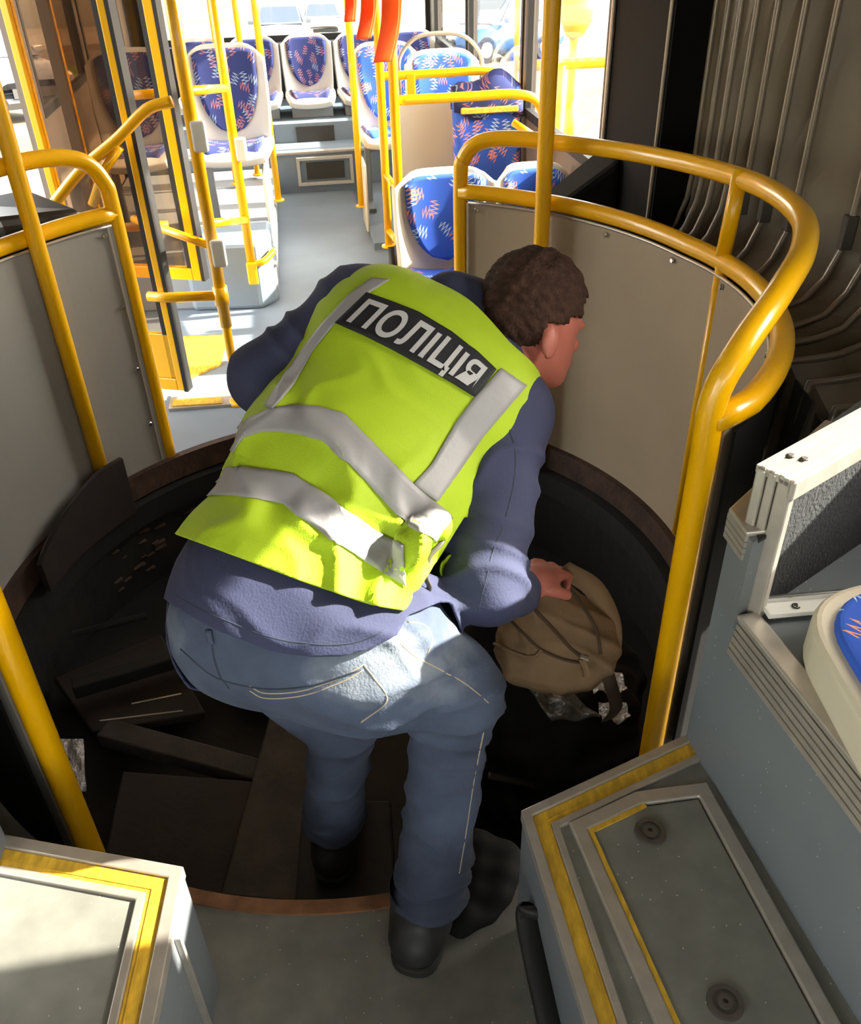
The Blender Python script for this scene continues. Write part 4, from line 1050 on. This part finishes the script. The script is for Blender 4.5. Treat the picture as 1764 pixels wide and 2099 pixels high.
def arms(F, g, k=.03, hands=False):
    F.cone(rsh, rel_, .072+g, .060+g, k); F.cone(rel_, rwr, .058+g, .040+g, k)
    F.cone(lsh, lel, .070+g, .060+g, k); F.cone(lel, lwr, .056+g, .040+g, k)
    F.cone(rsh, rsh-side*.08, .080+g, .085+g, k); F.cone(lsh, lsh+side*.08, .078+g, .085+g, k)
def legs(F, g, k=.03, low=True):
    F.cone(rhip, rkn, .100+g, .078+g, k); F.cone(rkn, ran, .060+g, (.050 if low else .045)+g, k)
    F.cone(lhip, lkn, .098+g, .068+g, k); F.cone(lkn, lan, .054+g, (.048 if low else .045)+g, k)
def glutes(F, g, k=.05):
    for p in (atd(745, 1345, 1.45), atd(515, 1275, 1.47)): F.ell(p, np.eye(3), [.118+g]*3, k)
    F.cone(lhip, rhip, .112+g, .112+g, k)
# body: one continuous skin from feet to head
F = Field(LO, HI, .0075)
torso(F, -.02); arms(F, -.018); glutes(F, -.018); legs(F, -.018, low=False)
F.cone(ran, ran+[.04, .16, -.07], .035, .03); F.cone(lan, lan+[.02, .16, -.07], .035, .03)
nb = hc-hu*.10-fd*.045
F.cone(nek, nb, .062, .056, .03)
HS = 1.04
F.ell(hc+hu*.012*HS, (fd, hsd, hu), [.098*HS, .077*HS, .092*HS], .02)
F.ell(hc+fd*.035-hu*.065, (fd, hsd, hu), [.062, .058, .075], .03)
F.cone(hc+fd*.07-hu*.115, hc+fd*.05-hu*.10, .026, .03, .02)
F.cone(hc+fd*.095-hu*.02, hc+fd*.118-hu*.055, .010, .014, .012)
for sg_ in (-1, 1):
    F.ell(hc+hsd*sg_*.078-fd*.022-hu*.052, (fd, hsd, hu), [.020, .011, .034], .008)
    F.ell(hc+hsd*sg_*.034+fd*.085-hu*.015, (fd, hsd, hu), [.018, .02, .010], .01)
F.cone(hc+fd*.088-hu*.088-hsd*.022, hc+fd*.088-hu*.088+hsd*.022, .009, .009, .008)
# right hand closed on the backpack handle
hd = atd(1098, 1190, 1.70); hdir = (hd-rwr)/np.linalg.norm(hd-rwr)
hup = np.array([0, 0, 1.])-hdir*hdir[2]; hup /= np.linalg.norm(hup); hsi = np.cross(hdir, hup)
F.cone(rel_, rwr, .040, .030, .02); F.cone(rwr, hd, .030, .030, .02)
F.ell(hd+hdir*.01, (hdir, hsi, hup), [.046, .044, .020], .012)
for k_, (o, l) in enumerate(((-.033, .030), (-.011, .036), (.011, .034), (.032, .026))):
    a = hd+hsi*o+hdir*.045+hup*.006; b = a+hdir*l-hup*.016; c = b+hdir*.004-hup*.034; e = c-hdir*.026-hup*.006
    F.cone(a, b, .0105, .0100, .004); F.cone(b, c, .0098, .0092, .004); F.cone(c, e, .009, .008, .004)
tb = hd-hsi*.04*0+hsi*.04-hdir*.01
F.cone(tb, tb+hsi*.018+hdir*.034-hup*.018, .0125, .011, .006); F.cone(tb+hsi*.018+hdir*.034-hup*.018, tb+hsi*.006+hdir*.052-hup*.036, .0105, .009, .005)
lh = lwr+np.array([.03, .06, -.08]); F.cone(lwr, lh, .032, .032, .02); F.ell(lh, np.eye(3), [.042, .042, .03], .012)
for o in (-.03, -.01, .01, .03):
    a = lh+np.array([o, .02, -.025]); F.cone(a, a+[.004, .03, -.035], .0105, .0095, .004); F.cone(a+[.004, .03, -.035], a+[.004, .025, -.065], .0095, .0085, .004)
V, Fc = F.net(); V = relax(V, Fc, 1, .4); BODYV, BODYF = V, Fc
body = mesh('body', V, Fc, 'skin', PX, smooth=True)
# hair: cap over the skull, cut along the hairline
F = Field(hc-.17, hc+.17, .005)
F.ell(hc+hu*.016, (fd, hsd, hu), [.108, .089, .103], .02); F.cone(hc-fd*.075-hu*.02, hc-fd*.07-hu*.085, .036, .030, .03)
V, Fc = F.net(); r_ = V-hc; a, b, c = r_@fd, r_@hsd, r_@hu
keep = (c > np.where(a > .06, .035, np.where(a > .015, -.005, np.where(a > -.03, -.02, -.115))))
V = V+normals(V, Fc)*(.003*np.sin(V@[210, 90, 40])*np.sin(V@[60, 190, 120]))[:, None]
V, Fc = cut(V, Fc, keep); mesh('hair', V, Fc, 'hair', PX, smooth=True, solid=.004)
# jeans
F = Field(LO, HI, .007); F.cone(pel, pel+(wai-pel)*.5, .125, .125, .05, (hs, 1.36)); glutes(F, .008); legs(F, .010, .016)
for a, b in ((ran, rkn), (lan, lkn)): F.cone(a, a+(b-a)*.30, .060, .056, .03)
V, Fc = F.net(); V = relax(V, Fc, 2)
N = normals(V, Fc); P2, dep = pxs(V)
def folds(V, c0, d, fr, amp, rad):
    d = np.asarray(d)/np.linalg.norm(d); r_ = V-c0; w = np.exp(-(r_**2).sum(1)/rad**2); ph = r_@d*fr+1.2*np.sin(V@[31, 17, 23])+.8*np.sin(V@[-14, 37, 9])
    q_ = np.abs(np.sin(ph/2)); return amp*w*(1.7*(1-q_)**1.5-.6)
rt = (ran-rkn)/np.linalg.norm(ran-rkn); lt = (lan-lkn)/np.linalg.norm(lan-lkn)
dsp = folds(V, rkn+rt*.02, rt, 130, .014, .11)+folds(V, ran-rt*.02, rt, 120, .017, .10)+folds(V, ran-rt*.2, rt+[.3, 0, 0], 75, .008, .14)
dsp += folds(V, lan, lt, 115, .015, .12)+folds(V, lkn+lt*.12, lt+[.5, .1, 0], 70, .011, .14)
dsp += folds(V, atd(830, 1400, 1.35), [.2, -.3, 1.], 115, .013, .11)+folds(V, atd(880, 1300, 1.42), [1, .3, .4], 110, .012, .10)
dsp += .002*np.sin(V@[40, 25, 60])*np.sin(V@[-33, 51, 20])
V = V+N*dsp[:, None]*.62
far_ = lambda p: np.where(np.linalg.norm(V-p, axis=1) < .2, 0., 1.)
f_ = np.minimum(np.minimum(-.008-(V-ran)@rt+far_(ran), -.045-(V-lan)@lt+far_(lan)),   .15-(V-pel)@((wai-pel)/np.linalg.norm(wai-pel)))
V, Fc = clip(V, Fc, f_)
JT = bvh(V, Fc); jeans = mesh('jeans', V, Fc, 'denim', PX, smooth=True, solid=.003)
P2, dep = pxs(V)
wear = -.12+.45*np.exp(-((P2[:, 0]-790)**2/260**2+(P2[:, 1]-1385)**2/110**2))+.12*np.exp(-((P2[:, 0]-900)**2/60**2+(P2[:, 1]-1650)**2/110**2))+.10*np.exp(-((P2[:, 0]-500)**2/150**2+(P2[:, 1]-1330)**2/90**2))
wear = np.where(dep < 1.75, wear, -.1)
at_ = jeans.data.attributes.new('wear', 'FLOAT', 'POINT'); at_.data.foreach_set('value', wear.astype(np.float32))
# jeans seams, yoke and pocket
seam('yoke_seam', JT, [(372, 1330), (430, 1380), (480, 1400), (560, 1412), (650, 1402), (740, 1372)], 'seam_dark', jeans, .002)
seam('seat_seam', JT, [(434, 1290), (438, 1340), (452, 1385), (470, 1410)], 'seam_dark', jeans, .002)
for dy in (0, 10): seam('pocket_hem', JT, [(512, 1405+dy), (545, 1420+dy), (620, 1415+dy), (700, 1388+dy), (745, 1362+dy)], 'stitch', jeans, .0012)
seam('pocket_edge', JT, [(745, 1362), (768, 1392), (792, 1435), (740, 1480)], 'stitch', jeans, .0014)
seam('side_seam', JT, [(815, 1315), (850, 1345), (900, 1372), (950, 1400), (1000, 1440)], 'stitch', jeans, .0012)
seam('side_seam', JT, [(990, 1500), (970, 1600), (955, 1700), (940, 1790)], 'stitch', jeans, .0012)
seam('front_pocket', JT, [(835, 1275), (868, 1282), (885, 1310), (875, 1340)], 'stitch', jeans, .0014)
decal('belt_loop', JT, [(424, 1290), (430, 1318)], [(436, 1292), (441, 1320)], 'denim', jeans, .004, 3, 5, .003)
# fleece
F = Field(LO, HI, .007); torso(F, .004); arms(F, .006); F.cone(pel, wai, .130, .126, .05, (hs, 1.32)); glutes(F, .013, .06)
for p, q, r1, r2 in (((1000, 640, 1.72), (925, 612, 1.66), .055, .050), ((1005, 690, 1.68), (1030, 735, 1.63), .048, .038), ((1060, 690, 1.75), (1030, 640, 1.75), .05, .05)): F.cone(atd(*p), atd(*q), r1, r2, .03)
V, Fc = F.net(); V = relax(V, Fc, 2); N = normals(V, Fc)
ua = (rel_-rsh)/np.linalg.norm(rel_-rsh); la = (lel-lsh)/np.linalg.norm(lel-lsh)
dsp = folds(V, rel_, ua, 115, .013, .12)+folds(V, rsh+ua*.12, ua+[.8, 0, 0], 65, .012, .13)+folds(V, (lsh+lel)/2, la, 100, .010, .14)
dsp += folds(V, atd(700, 1260, 1.33), [.15, -.2, 1.], 95, .010, .17)+folds(V, atd(450, 1200, 1.38), [.3, -.1, 1.], 110, .003, .12)
V = V+N*dsp[:, None]*.62
wd_ = (wai-pel)/np.linalg.norm(wai-pel)
hm = [atd(345, 1240, 1.42), atd(600, 1345, 1.28), atd(815, 1300, 1.33)]
hn = np.cross(hm[1]-hm[0], hm[2]-hm[0]); hn /= np.linalg.norm(hn)
hl = wd_*1.; hl = hl/np.linalg.norm(hl)
P2, dep = pxs(V)
hem_y = np.interp(P2[:, 0], [340, 360, 440, 560, 640, 700, 760, 815, 835, 900], [1228, 1245, 1290, 1335, 1346, 1345, 1330, 1300, 1262, 1235])
torso_s = (V-pel)@wd_
arm_d = np.minimum(np.minimum(segd(V, rsh, rel_), segd(V, rel_, rwr)), np.minimum(segd(V, lsh, lel), segd(V, lel, lwr)))
backside = ((V-pel)@back) > -.02
f_ = np.where(backside, (hem_y-P2[:, 1])*.0008, torso_s+.01)
f_ = np.maximum(f_, .098-arm_d)
wd1 = (rwr-rel_)/np.linalg.norm(rwr-rel_); wd2 = (lwr-lel)/np.linalg.norm(lwr-lel)
f_ = np.minimum(f_, np.where(np.linalg.norm(V-rwr, axis=1) < .12, -.02-(V-rwr)@wd1, 1.)); f_ = np.minimum(f_, np.where(np.linalg.norm(V-lwr, axis=1) < .12, -.01-(V-lwr)@wd2, 1.))
f_ = np.minimum(f_, np.linalg.norm(V-hc, axis=1)-.075)
V, Fc = clip(V, Fc, f_)
fleece = mesh('fleece', V, Fc, 'navy', PX, smooth=True, solid=.004); FT = bvh(V, Fc)
seam('hem_seam', FT, [(350, 1215), (440, 1262), (560, 1308), (640, 1320), (720, 1318), (790, 1292)], 'seam_dark', fleece, .0018)
seam('shoulder_seam', FT, [(1040, 870), (1055, 930), (1050, 1000), (1035, 1060)], 'seam_dark', fleece, .0018)
seam('sleeve_seam', FT, [(1030, 1080), (1010, 1130), (995, 1190), (978, 1262)], 'seam_dark', fleece, .0015)
# hi-vis vest
F = Field(LO, HI, .0065); torso(F, .022, .055); F.cone(pel, wai, .148, .146, .05, (hs, 1.34)); glutes(F, .024, .06)
for q, r in (((850, 1118, 1.36), .034), ((852, 1195, 1.385), .036), ((885, 1075, 1.40), .03)): F.ell(atd(*q), np.eye(3), [r]*3, .02)
V, Fc = F.net(); V = relax(V, Fc, 3); N = normals(V, Fc)
dsp = folds(V, atd(800, 1160, 1.36), [.6, .2, -.5], 85, .013, .13)+folds(V, atd(720, 1000, 1.4), [.5, -.3, .6], 48, .012, .17)+folds(V, atd(560, 930, 1.45), [.2, -.4, .7], 46, .010, .15)+folds(V, atd(520, 1080, 1.38), [.3, 0, 1.], 60, .004, .15)+folds(V, atd(800, 800, 1.5), [.6, .2, .5], 45, .003, .2)
V = V+N*dsp[:, None]; P2, dep = pxs(V)
hem = np.interp(P2[:, 0], [330, 362, 450, 620, 760, 830, 860, 950], [1080, 1096, 1128, 1192, 1240, 1252, 1205, 1060])
bk = ((V-wai)@back) > .03
f_ = np.where(bk, (hem-P2[:, 1])*.0008, (V-wai)@axis-.01)
f_ = np.where(P2[:, 0] > 845, np.minimum(f_, (1212-P2[:, 1])*.0008), f_)
f_ = np.minimum(np.minimum(f_, segd(V, atd(925, 590, 1.66), atd(1045, 715, 1.62))-.075), .035-(V-nek)@axis)
V, Fc = clip(V, Fc, f_)
vest = mesh('vest', V, Fc, 'hivis', PX, smooth=True, solid=.003); VT = bvh(V, Fc)
st = dict(off=.0035)
decal('reflective_band', VT, [(508, 862), (560, 838), (600, 832), (657, 836), (705, 849), (775, 920), (845, 991), (890, 1032), (925, 1062)], [(488, 902), (537, 886), (575, 887), (613, 892), (667, 905), (735, 975), (803, 1046), (839, 1081), (890, 1108)], 'reflective', vest, .004, 7, 60)
decal('reflective_band', VT, [(452, 960), (501, 959), (567, 966), (603, 972), (647, 1001), (710, 1045), (770, 1088), (830, 1118)], [(394, 1028), (440, 1017), (494, 1019), (581, 1035), (610, 1059), (690, 1115), (766, 1164), (832, 1204)], 'reflective', vest, .004, 7, 60)
decal('reflective_band', VT, [(762, 573), (718, 605), (657, 671), (610, 735), (575, 785), (543, 836)], [(800, 576), (756, 604), (686, 668), (645, 719), (603, 792), (560, 840)], 'reflective', vest, .004, 6, 40)
decal('reflective_band', VT, [(500, 866), (470, 905), (440, 950)], [(512, 884), (490, 912), (466, 960)], 'reflective', vest, .004, 4, 14)
decal('reflective_band', VT, [(1024, 757), (971, 815), (934, 863), (881, 954), (846, 992)], [(1076, 792), (1030, 845), (987, 895), (925, 985), (893, 1030)], 'reflective', vest, .0045, 7, 40)
TT = [(752, 603), (805, 622), (856, 642), (925, 683), (975, 722), (1015, 760)]; TB = [(688, 665), (745, 690), (800, 717), (878, 760), (928, 788), (971, 815)]
decal('name_panel', VT, TT, TB, 'print_black', vest, .0045, 9, 50)
# lettering, bent onto the panel
cu = bpy.data.curves.new('lettering', 'FONT'); cu.body = 'ПОЛIЦIЯ'; cu.size = 1; cu.space_character = 1.06; cu.offset = .028; cu.resolution_u = 6
to = bpy.data.objects.new('lettering_source', cu); COL.objects.link(to)
dg = bpy.context.evaluated_depsgraph_get(); me = bpy.data.meshes.new_from_object(to.evaluated_get(dg))
bm = bmesh.new(); bm.from_mesh(me); bmesh.ops.triangulate(bm, faces=bm.faces)
for _ in range(3):
    es = [e for e in bm.edges if e.calc_length() > .12]
    if es: bmesh.ops.subdivide_edges(bm, edges=es, cuts=1); bmesh.ops.triangulate(bm, faces=bm.faces)
xs = [v.co.x for v in bm.verts]; x0, x1 = min(xs), max(xs); capH = .73
TTa, TBa = np.array(TT, float), np.array(TB, float)
def along(E, t):
    L = np.r_[0, np.cumsum(np.linalg.norm(np.diff(E, axis=0), axis=1))]; return np.array([np.interp(t*L[-1], L, E[:, 0]), np.interp(t*L[-1], L, E[:, 1])])
for v in bm.verts:
    t = .05+.90*(v.co.x-x0)/(x1-x0); s_ = 1-v.co.y/capH; s_ = .17+.66*s_
    a, b = along(TTa, t), along(TBa, t); q = a+(b-a)*s_; w = onto(VT, q[0], q[1], .0068)
    if w is not None: v.co = Vector(w)
lm = bpy.data.meshes.new('lettering'); bm.to_mesh(lm); bm.free(); lm.materials.append(MATS['print_grey'])
lo = bpy.data.objects.new('lettering', lm); COL.objects.link(lo); attach(lo, PX); lo['label'] = 'grey reflective letters on the black back panel'
bpy.data.objects.remove(to)
# tie ribbons at the vest side
q0 = atd(872, 1100, 1.40)
mesh('side_tie', *tube(catmull([atd(915, 1062, 1.42), atd(905, 1110, 1.40), atd(880, 1140, 1.39), atd(872, 1180, 1.39), atd(880, 1205, 1.40), atd(862, 1220, 1.41)], 6), .005, 6, flat=.4), 'clamp', PX, smooth=True)
# shoes
def shoe(an, d, sc=1., name='shoe'):
    d = np.asarray(d, float); d /= np.linalg.norm(d); f0 = np.array([an[0], an[1], an[2]-.10])
    F = Field(np.minimum(f0-d*.14, f0+d*.30)-.09, np.maximum(f0-d*.14, f0+d*.30)+[.10, .10, .24], .006)
    s_ = np.array([-d[1], d[0], 0])
    F.cone(f0-d*.05*sc+[0, 0, .045*sc], f0+d*.12*sc+[0, 0, .042*sc], .044*sc, .046*sc, .02); F.cone(f0+d*.12*sc+[0, 0, .04*sc], f0+d*.19*sc+[0, 0, .034*sc], .045*sc, .036*sc, .02)
    F.cone(f0-d*.02+[0, 0, .05], f0-d*.012+[0, 0, .13], .046*sc, .050*sc, .02)
    V, Fc = F.net(); V = relax(V, Fc, 2); V[:, 2] = np.maximum(V[:, 2], f0[2]+.012)
    V, Fc = cut(V, Fc, V[:, 2] < f0[2]+.15)
    sh = mesh(name, V, Fc, 'boot', PX, smooth=True)
    out = [f0+d*a*sc+s_*b*sc for a, b in ((-.092, 0), (-.08, .032), (-.03, .043), (.08, .042), (.15, .046), (.205, .034), (.232, 0), (.205, -.034), (.15, -.044), (.08, -.040), (-.03, -.042), (-.08, -.032))]
    out = catmull([o[:2] for o in out], 4, True)
    mesh('sole', *prism([tuple(o) for o in out], f0[2], f0[2]+.026), 'sole', sh, bevel=.005)
shoe((ran[0]-.012, ran[1]+.025, .1), (.25, 1, 0), 1.22); shoe((lan[0]+.0, lan[1]+.01, -.10), (.05, 1, 0), 1.1)

# ------------------------------------------------------------------ backpack in his hand
bc = atd(1135, 1300, 1.80)
BX = np.array([.86, .30, -.42]); BX /= np.linalg.norm(BX)                 # long axis, down to the right
BN = ORG-bc; BN /= np.linalg.norm(BN); BN = BN+np.array([0, 0, .25]); BN -= BX*(BN@BX); BN /= np.linalg.norm(BN)
BU = np.cross(BN, BX)
if BU[2] < 0: BU = -BU
bp = thing('backpack', 'brown canvas backpack gripped by the bent man', 'backpack', bc-[0, 0, .13])
F = Field(bc-.26, bc+.26, .006)
for q, r in (((1110, 1250, 1.78), .070), ((1170, 1290, 1.80), .075), ((1080, 1310, 1.78), .062), ((1150, 1340, 1.79), .066), ((1205, 1345, 1.81), .055), ((1070, 1355, 1.80), .045), ((1130, 1365, 1.80), .042), ((1095, 1200, 1.79), .04), ((1225, 1300, 1.82), .038), ((1120, 1300, 1.88), .10), ((1180, 1350, 1.88), .07)): F.ell(atd(*q), np.eye(3), [r]*3, .05)
V, Fc = F.net(); V = relax(V, Fc, 2); N = normals(V, Fc)
dg_ = np.array([.55, .2, -.65]); pr2 = np.cross(dg_, BN)
dsp = folds(V, bc, pr2, 120, .006, .16)+folds(V, atd(1060, 1290, 1.72), [1, .2, .2], 150, .004, .07)+.0025*np.sin(V@[70, 30, 55])*np.sin(V@[-50, 80, 35])
V = V+N*dsp[:, None]; bpb = mesh('bag_body', V, Fc, 'pack', bp, smooth=True); BT = bvh(V, Fc)
seam('zip', BT, [(1085, 1240), (1120, 1275), (1160, 1320), (1195, 1350)], 'pack_dark', bp, .004, .001)
seam('zip', BT, [(1140, 1180), (1185, 1230), (1220, 1290), (1230, 1340)], 'pack_dark', bp, .004, .001)
seam('piping', BT, [(1050, 1275), (1100, 1325), (1150, 1350), (1200, 1360)], 'pack_dark', bp, .003, .002)
seam('piping', BT, [(1015, 1320), (1050, 1335), (1090, 1345), (1110, 1330)], 'pack', bp, .004, .002)
def band(name, pts, w, m, parent, wd=(1, 0, 0)):
    C_ = catmull(pts, 8); wv = np.asarray(wd, float); f = lambda i, j: tuple(C_[int(round(j*(len(C_)-1)))]+wv*(i-.5)*w)
    return mesh(name, *grid(3, len(C_), f), m, parent, smooth=True, solid=.004)
band('shoulder_strap', [atd(1150, 1165, 1.74), atd(1215, 1205, 1.76), atd(1252, 1275, 1.78), atd(1256, 1340, 1.78), atd(1238, 1368, 1.77)], .045, 'pack', bp, (.75, .2, .5))
band('lower_strap', [atd(1235, 1350, 1.77), atd(1250, 1400, 1.80), atd(1262, 1450, 1.84), atd(1245, 1475, 1.86)], .030, 'pack_dark', bp, (.9, .3, .1))
band('grip_loop', [atd(1062, 1230, 1.74), atd(1085, 1195, 1.715), atd(1120, 1180, 1.72), atd(1150, 1215, 1.75)], .022, 'pack', bp, (.3, .3, .8))
band('zip_pull', [atd(1192, 1352, 1.71), atd(1200, 1372, 1.71), atd(1201, 1388, 1.71)], .014, 'pack', bp, (.9, .1, -.1))
mesh('buckle', *beam(atd(1188, 1345, 1.715), atd(1206, 1352, 1.715), .012, .006), 'hoop', bp, bevel=.002)
# ------------------------------------------------------------------ black bag and scraps in the well
bb = thing('black_bag', 'crumpled black bag lying in the well beneath the backpack', 'bag', atz(1130, 1600, -.44))
F = Field(np.array([-.15, 1.05, -.45]), np.array([.75, 1.95, .22]), .009)
for q, z, r in (((1150, 1540), -.16, .17), ((1080, 1480), -.12, .13), ((1050, 1400), -.02, .10), ((1000, 1330), .06, .09), ((1190, 1470), -.10, .15), ((1130, 1620), -.26, .15), ((1230, 1600), -.25, .15), ((1020, 1560), -.28, .15), ((1200, 1400), -.15, .16), ((1010, 1440), -.16, .13)):
    F.ell(atz(*q, z), np.eye(3), [r, r, r*1.05], .06)
F.cone(atz(1010, 1330, .02), atz(1090, 1590, -.20), .055, .06, .05)
V, Fc = F.net(); V = relax(V, Fc, 2); N = normals(V, Fc)
V = V+N*(.010*np.sin(V@[22, 30, 12]+2*np.sin(V@[9, 5, 14]))*np.sin(V@[-17, 26, 31])+.004*np.sin(V@[60, -40, 33]))[:, None]
V[:, 2] = np.maximum(V[:, 2], -.435)
mesh('bag_body', V, Fc, 'black_lump', bb, smooth=True); KT = bvh(V, Fc)
band('bag_strap', [atz(1000, 1590, -.10)+[0, 0, .0], atz(1060, 1602, -.10), atz(1140, 1615, -.12)], .02, 'black', bb, (.2, .9, .2))
fp = tag(mesh('foil_sheet', *grid(14, 12, lambda i, j: tuple(atz(1075+ (1140-1075)*i+ (55)*j+i*j*35, 1400+78*j-8*i, .10)+[0, 0, .012*math.sin(9*i)*math.sin(7*j)])), 'foil_dark', smooth=True, solid=.006), 'embossed grey metal sheet lying on the black bag under the backpack', 'sheet')
for q, w, lb in (((1245, 1400), .05, 'bright crumpled foil scrap beside the yellow pole, upper one'), ((1258, 1458), .04, 'small crumpled foil scrap beside the yellow pole, lower one')):
    c = atz(*q, .07)
    tag(mesh('foil_scrap', *grid(8, 8, lambda i, j: (c[0]+(i-.5)*w*1.6, c[1]+(j-.5)*w*1.4, c[2]+.015*math.sin(8*i+3*j)*math.cos(5*j))), 'foil', smooth=False, solid=.003), lb, 'foil')
c = atz(148, 1590, -.20)
tag(mesh('foil_sheet', *grid(8, 10, lambda i, j: tuple(atz(128+52*i-4*j, 1540+95*j*(1-.15*i), -.26)+[0, 0, .05*(1-j)+.006*math.sin(11*i)*math.sin(9*j)])), 'foil', smooth=True, solid=.006), 'torn shiny foil insulation piece behind the near left pole', 'foil')
# dark lumpy shape lying over the near rim beside the shoe
F = Field(np.array([-.06, .78, -.10]), np.array([.24, 1.32, .13]), .007)
for q, r in (((975, 1850), .055), ((1010, 1810), .05), ((985, 1790), .06), ((940, 1890), .035), ((1020, 1760), .05), ((960, 1740), .05)): 
    w = atz(*q, .012); F.ell(w, np.eye(3), [r, r, .030], .03)
V, Fc = F.net(); V = relax(V, Fc, 2); V[:, 2] = np.where(np.hypot(V[:, 0]-CC[0], V[:, 1]-CC[1]) > RH-.02, np.maximum(V[:, 2], .014), V[:, 2])
V = V+normals(V, Fc)*(.004*np.sin(V@[60, 45, 20])*np.sin(V@[-35, 70, 10]))[:, None]
tag(mesh('black_lump', V, Fc, 'black_lump', smooth=True), 'dark lumpy shape on the rim right of the near shoe', 'cloth')
